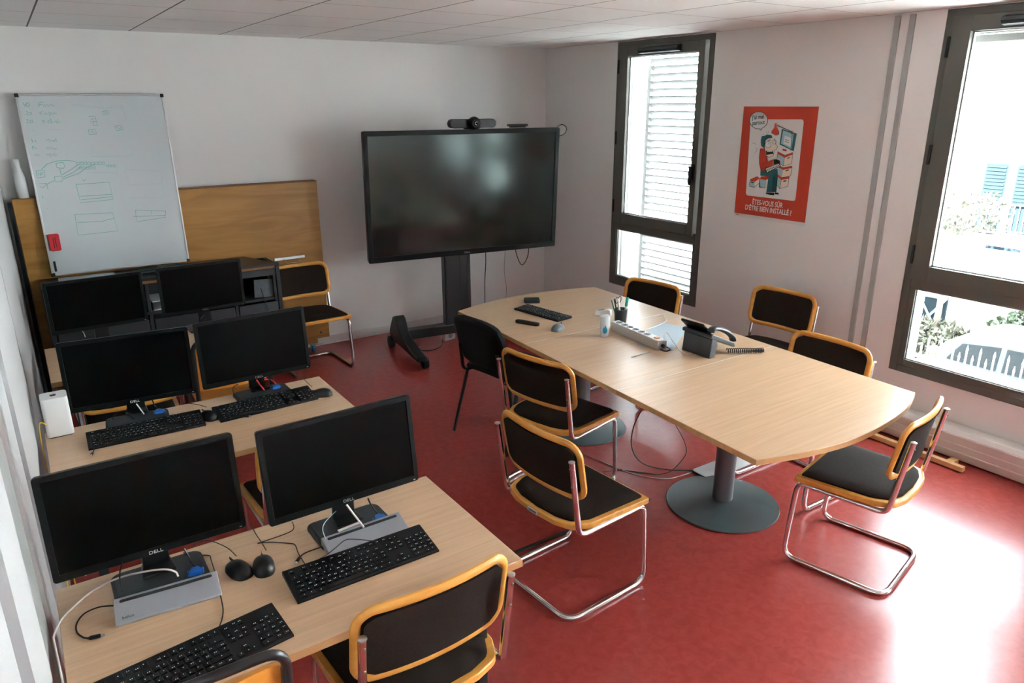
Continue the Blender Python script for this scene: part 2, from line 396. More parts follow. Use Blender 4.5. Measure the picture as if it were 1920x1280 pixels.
# ---------------------------------------------------------------- conference table
T = .73
ct = thing('conference_table', (0, 0, 0), 0, 'long boat-shaped beech conference table on two grey disc pedestals', 'table')
left = lambda y: -2.165+(y+2.0)*(.045)
right = lambda y: -1.018+(y+2.0)*(.040)
def topseg(pts):
    return MB().prism(pts, T-.025, T)
far = [(left(-1.995)+.0, -1.995), (-1.96, -1.935), (-1.70, -1.895), (-1.42, -1.905), (-1.2, -1.95), (right(-2.01), -2.01)]
near = [(right(-4.425), -4.425), (-1.30, -4.492), (-1.53, -4.534), (-1.80, -4.548), (-2.04, -4.515), (left(-4.446), -4.446)]
s1, s2 = -2.803, -3.617; g = .0012
arc = lambda P: [P[0]]+[(p.x, p.y) for p in spline([(x, y, 0) for x, y in P], 5)][1:-1]+[P[-1]]
far = arc(far); near = arc(near)
polys = [[(left(s1), s1+g)]+far+[(right(s1), s1+g)], [(left(s2), s2+g), (left(s1), s1-g), (right(s1), s1-g), (right(s2), s2+g)], [(left(s2), s2-g), (right(s2), s2-g)]+near]
for p in polys:
    topseg(p).build('tabletop', 'desk', ct, bevel=.0015)
    segs = []
    for i in range(len(p)):
        a, c2 = Vector((*p[i], 0)), Vector((*p[(i+1) % len(p)], 0))
        if abs(a.y-c2.y) < .003 and abs(a.x-c2.x) > .8 and (abs(a.y-s1) < .01 or abs(a.y-s2) < .01): continue
        d = (c2-a).normalized(); nn = Vector((d.y, -d.x, 0))
        if nn.dot(Vector((-1.62, -3.2, 0))-a) > 0: nn = -nn
        q = [a+nn*.0004, c2+nn*.0004, c2+nn*.0016, a+nn*.0016]
        segs.append((i, [(v.x, v.y) for v in q]))
    runs = []
    for i, q in segs:
        if runs and runs[-1][-1][0] == i-1: runs[-1].append((i, q))
        else: runs.append([(i, q)])
    if len(runs) > 1 and runs[0][0][0] == 0 and runs[-1][-1][0] == len(p)-1: runs[0] = runs.pop()+runs[0]
    for run in runs:
        e = MB()
        for i, q in run: e.prism(q, T-.0245, T-.0012)
        e.build('edge_band', 'desk_edge', ct, smooth=False)
for s_ in (s1, s2): MB().box(left(s_)+.002, right(s_)-.002, s_-.0016, s_+.0016, T-.006, T+.0003).build('joint_strip', 'white', ct, smooth=False)
for (px, py) in ((-1.615, -3.79), (-1.62, -2.62)):
    MB().lathe([(.285, 0), (.29, .004), (.288, .010), (.20, .022), (.10, .034), (.060, .038)], 56, (px, py, 0)).build('pedestal_base', 'base', ct)
    MB().lathe([(.052, .03), (.052, T-.055)], 32, (px, py, 0)).build('pedestal_post', 'post', ct)
    MB().box(px-.25, px+.25, py-.04, py+.04, T-.055, T-.026).build('bracket', 'blk_metal', ct, bevel=.004)

# ---------------------------------------------------------------- computer desks
def desk(x0, x1, y0, y1, ls, label):
    d = thing('computer_desk', ((x0+x1)/2, (y0+y1)/2, 0), 0, label, 'desk', 'beech computer desks along the left wall')
    a, c = (x1-x0)/2, (y1-y0)/2
    MB().box(-a, a, -c, c, T-.025, T).build('tabletop', 'desk', d, bevel=.002)
    MB().box(-a, a, -c-.0012, -c-.0004, T-.024, T-.001).build('edge_band', 'desk_edge', d, smooth=False)
    for sx in (-1, 1):
        for sy in (-1, 1):
            if sx == -1 and sy == -1 and ls: pass
            MB().box(sx*(a-.10)-.018, sx*(a-.10)+.018, sy*(c-.09)-.018, sy*(c-.09)+.018, 0, T-.06).build('leg', 'darkgrey', d, bevel=.003)
    for sy in (-1, 1): MB().box(-a+.10, a-.10, sy*(c-.09)-.008, sy*(c-.09)+.008, T-.06, T-.025).build('rail', 'darkgrey', d, bevel=.002)
    return d
desk(-4.532, -3.368, -4.466, -3.847, 0, 'nearest beech computer desk, carrying two monitors, docks and two mice')
desk(-4.503, -3.334, -3.253, -2.636, 0, 'middle beech computer desk with the white router at its end')
desk(-4.448, -3.36, -1.985, -1.36, 0, 'farthest beech computer desk, in front of the black cabinet')

# ================================================================ CHAIRS
TW2, YFF, YFR, YFB, ZS, YRB, YTT, ZTT = .229, .22, -.227, .195, .398, -.17, -.232, .738
def cesca(loc, rz, label, sticker=False, group='cantilever chairs with honey wood frames'):
    root = thing('cantilever_chair', loc, rz, label, 'chair', group)
    side = lambda s: [(s*TW2, YTT, ZTT), (s*TW2, YRB-.012, ZS), (s*TW2, YFB, ZS), (s*TW2, YFF, .0125), (s*TW2, YFR, .0125)]
    pts = side(1)+side(-1)[::-1]
    MB().tube(fillet(pts, [0, .045, .045, .055, .075, .075, .055, .045, .045, 0], 7), .0122, 12).build('tube_frame', 'chrome', root)
    # seat
    out = [(-.25, .205), (.25, .205), (.245, .10), (.235, -.12), (.20, -.195), (.12, -.222), (0, -.23), (-.12, -.222), (-.20, -.195), (-.235, -.12), (-.245, .10)]
    out = [(p.x, p.y) for p in fillet([(x, y, 0) for x, y in out], [.008, .008]+[.05]*9, 3, True)]
    MB().prism(out, ZS+.0125, ZS+.038).build('seat_frame', 'wood', root, bevel=.004)
    c = MB(); cen = Vector((0, -.005))
    rings = []
    for k, (s, z) in enumerate(((.90, ZS+.034), (.905, ZS+.044), (.86, ZS+.054), (.70, ZS+.060), (.4, ZS+.062), (.08, ZS+.062))):
        rings.append([((x-cen.x)*s+cen.x, (y-cen.y)*s+cen.y, z) for x, y in out])
    n = len(out); vs = [v for rr in rings for v in rr]
    fs = [(i*n+k, i*n+(k+1) % n, (i+1)*n+(k+1) % n, (i+1)*n+k) for i in range(len(rings)-1) for k in range(n)]+[tuple(range(n))[::-1], tuple(range((len(rings)-1)*n, len(rings)*n))]
    c.add(vs, fs).build('seat_cushion', 'fabric', root)
    # backrest: bowed ring with a padded panel
    zt, zb = .792, .548; yt, yb = -.222, -.178; bw = .032
    def bend(x, z):
        t = (z-zb)/(zt-zb); y = yb+(yt-yb)*t+.012
        return Vector((x, y-bw*(1-(x/.23)**2)+.010, z))
    ring = rrect(.462, zt-zb, .055, 6, 0, (zt+zb)/2)
    dense = []
    for i in range(len(ring)):
        a, c2 = Vector(ring[i]), Vector(ring[(i+1) % len(ring)]); k = max(1, int((c2-a).length/.03))
        dense += [a.lerp(c2, j/k) for j in range(k)]
    MB().tube([bend(p.x, p.y) for p in dense], .0125, 10, True, ell=(.0115, .0145), flat=(0, 1, 0)).build('back_frame', 'wood', root)
    def pad(u, v):
        x = (u-.5)*.43; z = (zt+zb)/2+(v-.5)*(zt-zb-.03); p = bend(x, z)
        ex = abs(u-.5)*2; ev = abs(v-.5)*2
        # pull the corners in so they stay inside the rounded ring
        q = max(0, ex-.78)/.22; rr = max(0, ev-.66)/.34; k = q*q*rr*rr
        p = bend(x*(1-.05*k), (zt+zb)/2+(z-(zt+zb)/2)*(1-.14*k))
        return p+Vector((0, .010*(1-ex**4)*(1-ev**4)+.002, 0)), Vector((0, 1, 0))
    MB().grid(pad, 14, 8, .016).build('back_pad', 'fabric', root)
    for s in (-1, 1):
        for z in (.63, .71):
            t = (z-ZS)/(ZTT-ZS); y = YRB-.012+(YTT-YRB+.012)*t
            MB().lathe([(.0035, -.014), (.0035, .0), (.005, .0008), (.003, .003)], 10, (s*TW2, y-.0122, z), R=Matrix.Rotation(PI/2, 3, 'X')).build('screw', 'screw', root)
        MB().lathe([(.0124, -.003), (.0128, .001), (.009, .0035)], 14, (s*TW2, YTT-.0005, ZTT)).build('end_cap', 'steel', root)
    if sticker:
        st = MB().box(-.03, .03, -.2322, -.2305, ZS+.0165, ZS+.0345).build('barcode_sticker', 'white', root)
        bc = MB(); x = -.023
        while x < .022:
            wdt = random.choice((.0012, .002, .003)); bc.box(x, x+wdt, -.2328, -.2321, ZS+.0205, ZS+.031); x += wdt+random.choice((.0012, .002))
        bc.build('barcode_bars', 'inkblk', st)
    return root
A = cesca((-2.661, -3.831, 0), -1.49, 'chair with barcode sticker at the near left corner of the conference table', True)
used = {'A': A}
def place(x, y, a, label, src=None):
    c = copy_tree(src or A); c.location = (x, y, 0); c.rotation_euler.z = a; c['label'] = label; return c
B = place(-2.178-.01, -3.117, -1.34, 'cantilever chair left of the conference table, right beside the black visitor chair')
Fc = place(-3.676, -4.288, .018, 'nearest cantilever chair, pushed under the front desk with its back to us')
plain = place(-1.483, -4.397-.04, .212, 'cantilever chair at the near end of the conference table, by the radiator')
for o in kids(plain):
    if o.name.startswith('barcode'):
        for q in kids(o): bpy.data.objects.remove(q)
        bpy.data.objects.remove(o)
place(-.97, -2.384, 1.718, 'cantilever chair behind the conference table below the louvred window', plain)
place(-.423, -3.061, 1.638, 'cantilever chair set back against the wall below the red poster', plain)
place(-1.125, -3.86, 1.56, 'cantilever chair tucked in at the window side of the conference table, near end', plain)
place(-2.656, -.512, 3.181, 'cantilever chair standing by the plywood panel at the back wall', plain)
place(-4.12, -1.845, 0, 'cantilever chair pushed under the farthest desk on its left, mostly hidden by a monitor', plain)
place(-3.60, -3.165, 0, 'cantilever chair pushed under the middle desk, glimpsed between the nearest monitors', plain)

# black upholstered visitor chair
bc = thing('visitor_chair', (-2.035, -2.41, 0), -1.42, 'black upholstered visitor chair with black oval legs, far left of the conference table', 'chair')
def backpad(u, v):
    x = (u-.5)*.46; z = .49+v*.335; e = abs(u-.5)*2
    x *= 1-.10*(v**3)-.12*max(0, .35-v)/.35*e
    zz = z-.03*e**4*(v > .8)*1-.012*e*e*v+.03*max(0, .3-v)*e
    return Vector((x, -.185-.085*v-.025*(1-e*e)+.02, zz)), Vector((0, 1, .1))
def soft(o, lv=1):
    s = o.modifiers.new('soft', 'SUBSURF'); s.levels = lv; s.render_levels = lv; return o
soft(MB().grid(backpad, 10, 8, .045).build('backrest', 'black_fab', bc))
def seatpad(u, v):
    x = (u-.5)*.47; y = -.20+v*.44; e = abs(u-.5)*2; f = abs(v-.5)*2
    return Vector((x*(1-.10*f**4), y, .475-.012*e**3-.02*max(0, v-.8)/.2+.006)), Vector((0, 0, 1))
soft(MB().grid(seatpad, 8, 8, .05).build('seat', 'black_fab', bc))
for s in (-1, 1):
    MB().tube(fillet([(s*.20, -.10, .425), (s*.235, -.15, .42), (s*.25, -.27, .004)], .03, 5), .011, 8, ell=(.010, .016)).build('leg', 'blk_metal', bc)
    MB().tube(fillet([(s*.20, .10, .425), (s*.235, .17, .42), (s*.25, .24, .004)], .03, 5), .011, 8, ell=(.010, .016)).build('leg', 'blk_metal', bc)
    MB().tube(fillet([(s*.17, .0, .428), (s*.18, -.235, .43), (s*.17, -.262, .62)], .05, 6), .009, 8, ell=(.008, .015)).build('back_bracket', 'blk_metal', bc)
for y_ in (-.10, .11): MB().box(-.21, .21, y_-.01, y_+.01, .415, .43).build('seat_rail', 'blk_metal', bc, bevel=.003)

# plywood school chairs with a black tube frame over the back
def school(loc, rz, label):
    root = thing('plywood_chair', loc, rz, label, 'chair', 'orange plywood chairs with black tube frames')
    w2 = .195
    side = lambda s: [(s*w2, -.285, .012), (s*w2, -.20, .44), (s*w2, -.245, .838)]
    MB().tube(fillet(side(1)+side(-1)[::-1], [0, .1, .06, .06, .1, 0], 7), .0125, 10).build('tube_frame', 'blk_metal', root)
    for s in (-1, 1):
        MB().tube(fillet([(s*w2, -.215, .425), (s*w2, .20, .43), (s*w2, .235, .012)], .05, 6), .011, 10).build('leg', 'blk_metal', root)
    def ply(u, v):
        x = (u-.5)*.365; z = .55+v*.255; e = abs(u-.5)*2
        return Vector((x, -.215-.035*v-.030*(1-e*e)*1+.03, z-.02*e**6*v)), Vector((0, 1, 0))
    MB().grid(ply, 12, 6, .011).build('backrest', 'plyor', root)
    def seat(u, v):
        x = (u-.5)*.37; y = -.17+v*.39
        return Vector((x, y, .452-.02*max(0, v-.75)/.25*1-.006*(1-(abs(u-.5)*2)**2))), Vector((0, 0, 1))
    MB().grid(seat, 10, 10, .011).build('seat', 'plyor', root)
    return root
G = school((-4.295, -4.322, 0), 0, 'orange plywood chair at the nearest desk, cut by the bottom of the photo')
P3 = copy_tree(G); P3.location = (-3.61, -1.83, 0); P3['label'] = 'orange plywood chair under the farthest desk, glimpsed between the middle monitors'

# ================================================================ MONITORS
def ringprism(mb, outer, inner, y0, y1):
    """front frame between two outlines of equal point count, in the xz plane"""
    n = len(outer); vs = []
    for y in (y0, y1):
        vs += [(x, y, z) for x, z in outer]+[(x, y, z) for x, z in inner]
    fs = []
    for i in range(n):
        j = (i+1) % n
        fs += [(i, j, n+j, n+i), (2*n+j, 2*n+i, 3*n+i, 3*n+j), (j, i, 2*n+i, 2*n+j), (n+i, n+j, 3*n+j, 3*n+i)]
    return mb.add(vs, fs)
def monitor(x, y, z, a, t, h, W, label, base_dy=.02, logo=True, stand='wide'):
    m = thing('monitor', (x, y, T), a, label, 'monitor', 'black flat monitors on the computer desks')
    R = Matrix.Rotation(-t, 3, 'X'); zc = z-T
    tr = lambda mb: (setattr(mb, 'v', [tuple(R @ Vector(v)+Vector((0, 0, zc))) for v in mb.v]), mb)[1]
    bz = .0165
    out = rrect(W, h, .009, 4); inn = rrect(W-2*bz, h-2*bz-.004, .001, 4, 0, .002)
    mb = ringprism(MB(), out, inn, 0, .012); tr(mb).build('bezel', 'bezel', m, bevel=.0015)
    b = MB().prism(rrect(W-.004, h-.004, .009, 4), .011, .026, axis=1)
    b.prism(rrect(W*.55, h*.6, .03, 4), .026, .048, axis=1); tr(b).build('housing', 'blk', m, bevel=.004)
    s = MB().box(-W/2+bz-.001, W/2-bz+.001, .003, .010, -h/2+bz, h/2-bz+.002); tr(s).build('screen', 'screen', m, smooth=False)
    if logo:
        l = text_mesh('DELL', .0135, 'maker_lettering', 'paper' if logo == 1 else 'grey', m, .0004, 1.25)
        for v in l.data.vertices: v.co = R @ Vector((v.co.x, -.0009-v.co.z, v.co.y-h/2+bz/2))+Vector((0, 0, zc))
    l = MB().box(W/2-.020, W/2-.013, -.0012, .001, -h/2+.006, -h/2+.008); tr(l).build('power_light', 'legend', m)
    yb = base_dy
    MB().box(-.036, .036, .030, .050, .006, zc+.02).prism([(-.045, -.02), (.045, -.02), (.040, .055), (-.040, .055)], .012, .020).build('neck', 'blk', m, bevel=.006)
    bw, bd = (.245, .175)
    MB().prism([(px, py+yb-bd/2+.045) for px, py in rrect(bw, bd, .03, 5)], 0, .010).prism([(px, py+yb-bd/2+.045) for px, py in rrect(bw-.02, bd-.02, .025, 5)], .010, .014).build('stand_base', 'darkgrey' if stand == 'wide' else 'blk', m, bevel=.002)
    return m
def scaled(v, s): return (CX+(v[0]-CX)*s, CY+(v[1]-CY)*s, CZ+(v[2]-CZ)*s, v[3], v[4], v[5]*s, .5*s)
MON = [
    ((-4.277, -3.939, .960, -.006, .114, .300), 1, 'monitor at the left of the nearest desk, a grey dock under its screen', 1, .015),
    ((-3.724, -3.995, .968, .020, .125, .298), 1, 'monitor at the right of the nearest desk, tilted behind the long keyboard', 2, .02),
    ((-4.156, -2.645, .942, -.10, .069, .305), 1, 'monitor at the left of the middle desk, beside the white router', 1, -.045),
    ((-3.635, -2.681, .954, .035, .080, .305), 1, 'monitor at the right of the middle desk, red cable below it', 2, -.005),
    ((-4.148, -1.318, .940, .070, -.02, .300), .965, 'leftmost monitor of the farthest desk, just under the whiteboard', 0, 0),
    ((-3.561, -1.230, .931, .033, .005, .303), .965, 'right monitor of the farthest desk, in front of the cabinet shelves', 2, 0)]
for v, s, lab, lg, bd in MON: monitor(*scaled(v, s), lab, bd, lg)

# ================================================================ KEYBOARDS AND MICE
def keyboard(x, y, a, label, W=.436, D=.132, rear=.028, name='keyboard', wired=True, group='full-size black keyboards on the computer desks', z=T):
    k = thing(name, (x, y, z), a, label, 'keyboard', group)
    fz = .010
    MB().prism([(-D/2, 0), (D/2, rear-.014), (D/2, rear), (D/2-.006, rear+.001), (-D/2+.012, fz), (-D/2, fz-.003)], -W/2, W/2, axis=0).build('case', 'key', k, bevel=.0015)
    # feet under the raised rear edge
    MB().box(-W/2+.02, -W/2+.045, D/2-.02, D/2-.012, 0, rear-.010).box(W/2-.045, W/2-.02, D/2-.02, D/2-.012, 0, rear-.010).build('foot', 'blk', k)
    slope = math.atan2(rear-fz, D-.018); R = Matrix.Rotation(slope, 3, 'X')
    kb = MB(); lg = MB(); u = .01855*W/.436
    def key(cx, cy, w, blue=False):
        hw = (w*u-.0028)/2; hd = (u-.0030)/2
        zz = .0; o = R @ Vector((0, cy, 0)); o.z += fz+(rear-fz)*.46; o.x = cx
        vs = [(-hw, -hd, 0), (hw, -hd, 0), (hw, hd, 0), (-hw, hd, 0), (-hw+.0016, -hd+.0014, .0045), (hw-.0016, -hd+.0014, .0045), (hw-.0016, hd-.0014, .0045), (-hw+.0016, hd-.0014, .0045)]
        kb.add([R @ Vector(v)+o for v in vs], [(0, 1, 5, 4), (1, 2, 6, 5), (2, 3, 7, 6), (3, 0, 4, 7), (4, 5, 6, 7)])
        if w < 5:
            mx, my = random.choice((-.003, -.002, .001)), random.choice((-.002, .001, .0025))
            for j in range(random.choice((1, 2))):
                px = mx+j*.0042; lg.box(px-.0011, px+.0011, my-.0012, my+.0012, .0045, .0049, R=R, o=o)
    x0 = -W/2+.012; rows = [.046, .021, .0025, -.016, -.0345, -.053]
    rows = [r0*D/.132 for r0 in rows]
    def row(y, ws, xs=x0):
        x = xs
        for w in ws:
            if w > 0: key(x+w*u/2, y, w)
            x += abs(w)*u
    row(rows[0], [1, -1, 1, 1, 1, 1, -.5, 1, 1, 1, 1, -.5, 1, 1, 1, 1])
    row(rows[1], [1]*13+[2]); row(rows[2], [1.5]+[1]*12+[1.5]); row(rows[3], [1.75]+[1]*12+[1.25]); row(rows[4], [1.25]+[1]*11+[2.75]); row(rows[5], [1.25]*3+[6.25]+[1.25]*4)
    xn = x0+15.3*u
    for yy in rows[0:3]: row(yy, [1, 1, 1], xn)
    row(rows[4], [-1, 1], xn); row(rows[5], [1, 1, 1], xn)
    xp = xn+3.3*u
    row(rows[1], [1]*4, xp); row(rows[2], [1]*4, xp); row(rows[3], [1]*4, xp); row(rows[4], [1]*4, xp); row(rows[5], [2, 1, 1], xp)
    kb.build('key_field', 'key', k, smooth=False); lg.build('key_legends', 'legend', k, smooth=False)
    return k
K1 = keyboard(-3.772, -4.227, .0, 'black keyboard at the right of the nearest desk, in front of the second grey dock')
K2 = keyboard(-4.262, -4.372, .125, 'black keyboard at the left of the nearest desk, partly behind the plywood chair back')
K3 = keyboard(-3.660, -2.868, .04, 'black keyboard at the right of the middle desk, beside the lone round mouse')
K4 = keyboard(-4.148, -2.862, -.03, 'black keyboard at the left of the middle desk, nearest the white router')
def dome(a, b, h, n=14, m=7, p=1.0, tail=0):
    mb = MB(); vs = []; fs = []
    for i in range(m+1):
        f = i/m*PI/2
        for k in range(n*2):
            t = PI*k/n; cx = math.copysign(abs(math.cos(t))**p, math.cos(t)); cy = math.copysign(abs(math.sin(t))**p, math.sin(t))
            vs.append((a*cx*math.cos(f)*(1+tail*cy*.5), b*cy*math.cos(f), h*math.sin(f)*(1-.15*cy*math.cos(f))))
    N = 2*n
    fs = [(i*N+k, i*N+(k+1) % N, (i+1)*N+(k+1) % N, (i+1)*N+k) for i in range(m) for k in range(N)]+[tuple(range(N))[::-1]]
    return mb.add(vs, fs)
def mouse(p, a, label, m='blk', s=1, group='black mice on the computer desks'):
    o = thing('mouse', (p[0], p[1], T), a, label, 'mouse', group)
    dome(.031*s, .052*s, .034*s, p=.78, tail=-.04).build('shell', m, o)
    MB().tube([(0, .022*s, .0265*s), (0, .036*s, .0225*s)], .0035, 8).build('scroll_wheel', 'darkgrey', o)
    MB().box(-.0006, .0006, .004*s, .050*s, .020*s, .0325*s-.004).build('button_gap', 'inkblk', o)
    return o
mouse((-4.083, -4.052), .25, 'left mouse of the pair on the nearest desk')
mouse((-4.018, -4.073), -.18, 'right mouse of the pair on the nearest desk')
mouse((-3.412, -2.885), 1.15, 'round black mouse at the free right end of the middle desk')
mouse((-3.905, -2.855), .3, 'black mouse wedged between the two keyboards of the middle desk')

# ================================================================ DOCKS, ROUTER, CABLES ON THE DESKS
def dock(x, y, a, label):
    d = thing('docking_station', (x, y, T), a, label, 'docking station', 'grey aluminium docks on the nearest desk')
    L = .262
    MB().prism([(.042, 0), (.042, .030), (.036, .036), (-.034, .010), (-.040, .007), (-.040, 0)], -L/2, L/2, axis=0).build('body', 'grey', d, bevel=.002)
    sl = math.atan2(.026, .070); R = Matrix.Rotation(sl, 3, 'X')
    MB().prism(rrect(L-.03, .009, .0044, 4), 0, .0011, R=R, o=(0, .024, .0319)).build('slot', 'inkblk', d, bevel=.0003)
    MB().box(-L/2+.004, L/2-.004, .0415, .0435, .006, .026).build('port_strip', 'inkblk', d)
    return d
dk1 = dock(-4.277, -4.088, -.085, 'grey sloped dock below the left monitor of the nearest desk')
dk2 = dock(-3.710, -4.108, .02, 'grey sloped dock half covered by the long keyboard of the nearest desk')
t = text_mesh('belkin', .012, 'dock_lettering', 'inkblk', dk1, .0002)
R = Matrix.Rotation(math.atan2(.026, .070), 3, 'X')
for v in t.data.vertices: v.co = R @ v.co+Vector((-.100, -.026, .0135))
ro = thing('router', (-4.447, -2.665, T), .0, 'tall white router box with a small black mark on top, end of the middle desk', 'router')
MB().prism(rrect(.096, .096, .014, 5), .004, .168).build('housing', 'white', ro, bevel=.002)
MB().prism(rrect(.088, .088, .012, 5), 0, .005).build('foot', 'darkgrey', ro)
lg = MB(); ap = [(0, -.011), (.004, -.0125), (.0085, -.010), (.0115, -.003), (.009, .001), (.009, .005), (.0115, .0078), (.008, .011), (.003, .0105), (0, .0095), (-.003, .0105), (-.008, .011), (-.012, .006), (-.012, -.002), (-.0085, -.010), (-.004, -.0125)]
lg.prism(ap, .1679, .1684).prism([(0, .012), (.0015, .016), (.0045, .0175), (.0035, .0135)], .1679, .1684)
lg.build('fruit_mark', 'inkblk', ro, smooth=False)
def A3(l): return [at(*q) for q in l]
z0 = T+.003
def cab(name, pts, r, m, label, parts=()):
    root = cable(A3(pts), r, m, name, label, 'cable')
    return root
cab('white_network_cable', [(334, 1080, .778), (328, 1071, .793), (305, 1067, .80), (262, 1073, .785), (215, 1086, .757), (170, 1110, .738), (132, 1143, z0+.001), (112, 1166, z0+.001), (100, 1195, .734)], .0028, 'cabwhite', 'thick white cable arching from the left dock over the left edge of the nearest desk')
cable([at(100, 1195, .734), Vector((-4.540, -4.24, .725)), Vector((-4.543, -4.25, .60)), Vector((-4.535, -4.2, .3)), Vector((-4.50, -4.1, .02))], .0028, 'cabwhite', 'white_network_cable', 'thick white cable hanging down beside the left edge of the nearest desk')
def usbc(pts, tip, label):
    root = cable(A3(pts), .0022, 'inkblk', 'usb_cable', label, 'cable')
    a, b = at(*pts[-1]), at(*tip); d = (b-a).normalized()
    MB().tube([a, a+d*.004, a+d*.026, a+d*.028], [.003, .0052, .0052, .003], 8).build('plug', 'blk', root, bevel=0)
    MB().tube([a+d*.028, a+d*.036], .0036, 8).build('plug_tip', 'steel', root); return root
usbc([(213, 1135, .742), (185, 1138, .740), (158, 1150, z0), (144, 1168, z0), (144, 1184, z0), (155, 1194, z0), (166, 1196, z0+.003)], (188, 1191, z0+.003), 'short black cable with a metal tip curling left of the first dock')
usbc([(603, 1025, .742), (588, 1030, .740), (571, 1037, z0), (562, 1044, z0)], (553, 1058, z0+.003), 'short black cable with a metal tip leaving the second dock')
cab('keyboard_cable', [(345, 1035, .80), (350, 1042, .75), (372, 1041, z0), (392, 1041, z0), (396, 1050, z0), (405, 1080, z0), (412, 1110, z0), (418, 1140, z0), (416, 1160, z0), (409, 1180, .745)], .0016, 'inkblk', 'thin black cable running down to the left keyboard of the nearest desk')
cab('monitor_cable', [(230, 1052, .84), (225, 1070, .80), (225, 1090, .78), (229, 1108, .775)], .0018, 'inkblk', 'thin black cable dropping from the left monitor to its dock')
cab('mouse_cable', [(443, 1042, .752), (428, 1028, .742), (408, 1018, z0), (390, 1013, z0), (372, 1016, z0), (362, 1022, z0)], .0015, 'inkblk', 'cable of the left mouse on the nearest desk')
cab('mouse_cable', [(499, 1031, .752), (490, 1016, .740), (480, 1001, z0), (474, 990, z0), (470, 983, .728)], .0015, 'inkblk', 'cable of the right mouse on the nearest desk')
cab('keyboard_cable', [(548, 978, .79), (551, 988, .75), (545, 996, z0), (520, 1006, z0), (490, 1016, z0), (484, 1018, z0), (505, 1016, z0), (540, 1018, z0), (553, 1021, z0), (559, 1036, z0), (566, 1048, z0), (574, 1060, .748)], .0016, 'inkblk', 'black cable zigzagging over the nearest desk behind the two mice')
cab('keyboard_cable', [(592, 1051, .755), (612, 1040, .756), (630, 1026, .768), (648, 1012, .780), (670, 1011, .778), (702, 1014, .770)], .0014, 'inkblk', 'thin black cable lying across the second dock')
cab('white_network_cable', [(650, 946, .83), (662, 962, .80), (673, 976, .782), (682, 988, .772)], .0035, 'cabwhite', 'white cable plugged into the second dock')
cab('clear_cable', [(630, 958, .82), (610, 978, .79), (605, 993, .777), (611, 1010, .768)], .0012, 'ltblue', 'thin pale cable looping to the left end of the second dock')
tag(MB().box(-.040, .040, -.006, .006, 0, .004).build('sticker_strip', 'white', None, loc=(-3.735, -4.035, T+.0145), rz=.1), 'small white label strip on the monitor foot behind the second dock', 'label strip')
def vga(px, py, z, a, label, cable_pts):
    root = cable(A3(cable_pts), .0028, 'blk', 'video_cable', label, 'cable')
    o = at(px, py, z); R = Matrix.Rotation(a, 3, 'Z')
    mb = MB().prism([(-.016, -.012), (.016, -.012), (.016, 0), (.008, .016), (-.008, .016), (-.016, 0)], -.007, .007, R=R, o=o)
    mb.tube([o+R @ Vector((-.019, -.014, 0)), o+R @ Vector((-.019, .012, 0))], .003, 8).tube([o+R @ Vector((.019, -.014, 0)), o+R @ Vector((.019, .012, 0))], .003, 8)
    mb.build('plug', 'blue', root, bevel=.001); return root
vga(367, 1071, .757, -.1, 'black cable with bright blue plug behind the left dock', [(345, 1028, .80), (352, 1040, .78), (358, 1052, .765), (364, 1062, .757)])
vga(712, 971, .757, .1, 'black cable with bright blue plug behind the half covered dock', [(690, 934, .81), (695, 945, .785), (704, 958, .763), (708, 962, .757)])
# middle desk
vga(517, 725, .757, .1, 'blue plug under the right monitor of the middle desk', [(500, 706, .81), (506, 712, .79), (513, 719, .762)])
vga(298, 771, .750, .0, 'blue plug under the left monitor of the middle desk', [(285, 748, .80), (290, 760, .765), (296, 766, .752)])
cab('red_cable', [(481, 712, .80), (486, 719, .785), (492, 727, .768), (496, 731, .757)], .0035, 'redcab', 'straight red cable below the right monitor of the middle desk')
cab('red_cable', [(496, 712, .79), (504, 711, .785), (512, 714, .778), (518, 720, .762)], .0028, 'redcab', 'short curved red cable at the foot of the right middle monitor')
cab('white_network_cable', [(256, 757, .80), (262, 765, .785), (270, 776, .765)], .0025, 'cabwhite', 'short white cable below the left monitor of the middle desk')
cab('power_cable', [(447, 720, .80), (438, 725, .775), (437, 735, .755), (442, 744, .745)], .0018, 'inkblk', 'black cable loop left of the red cable on the middle desk')
cab('mouse_cable', [(585, 725, .752), (576, 717, .740), (570, 710, z0), (569, 702, .728)], .0014, 'inkblk', 'cable of the round mouse on the middle desk')
cab('mouse_cable', [(387, 763, .752), (370, 758, .740), (352, 756, z0), (343, 756, z0)], .0016, 'inkblk', 'cable of the mouse wedged between the middle keyboards')
cab('power_cable', [(212, 790, .738), (214, 778, .76), (228, 771, .785), (243, 775, .77), (252, 785, .745)], .0018, 'inkblk', 'black cable arching behind the left middle keyboard')
usbc([(176, 838, .745), (176, 843, z0), (174, 848, z0)], (171, 853, z0+.003), 'tiny black plug poking out from under the left middle keyboard')
usbc([(430, 784, .742), (442, 781, z0+.002), (455, 780, z0+.003)], (476, 780, z0+.003), 'small black plug lying in front of the right middle keyboard')
cable([Vector((-4.46, -3.35, .45)), Vector((-4.50, -3.30, .60)), Vector((-4.52, -3.32, .40)), Vector((-4.51, -3.20, .10))], .003, 'yellow', 'network_cable', 'yellow cable hanging between wall and middle desk')
cable([Vector((-4.49, -2.72, .80)), Vector((-4.515, -2.73, .79)), Vector((-4.518, -2.74, .5)), Vector((-4.51, -2.76, .04))], .0026, 'yellow', 'network_cable', 'yellow cable dropping behind the white router')
cab('power_cable', [(376, 598, .80), (384, 588, .79), (391, 583, .80)], .002, 'inkblk', 'black cable loop below the right far monitor')
cab('network_cable', [(383, 586, .80), (389, 592, .775), (394, 601, .745)], .003, 'yellow', 'short yellow cable below the right far monitor')
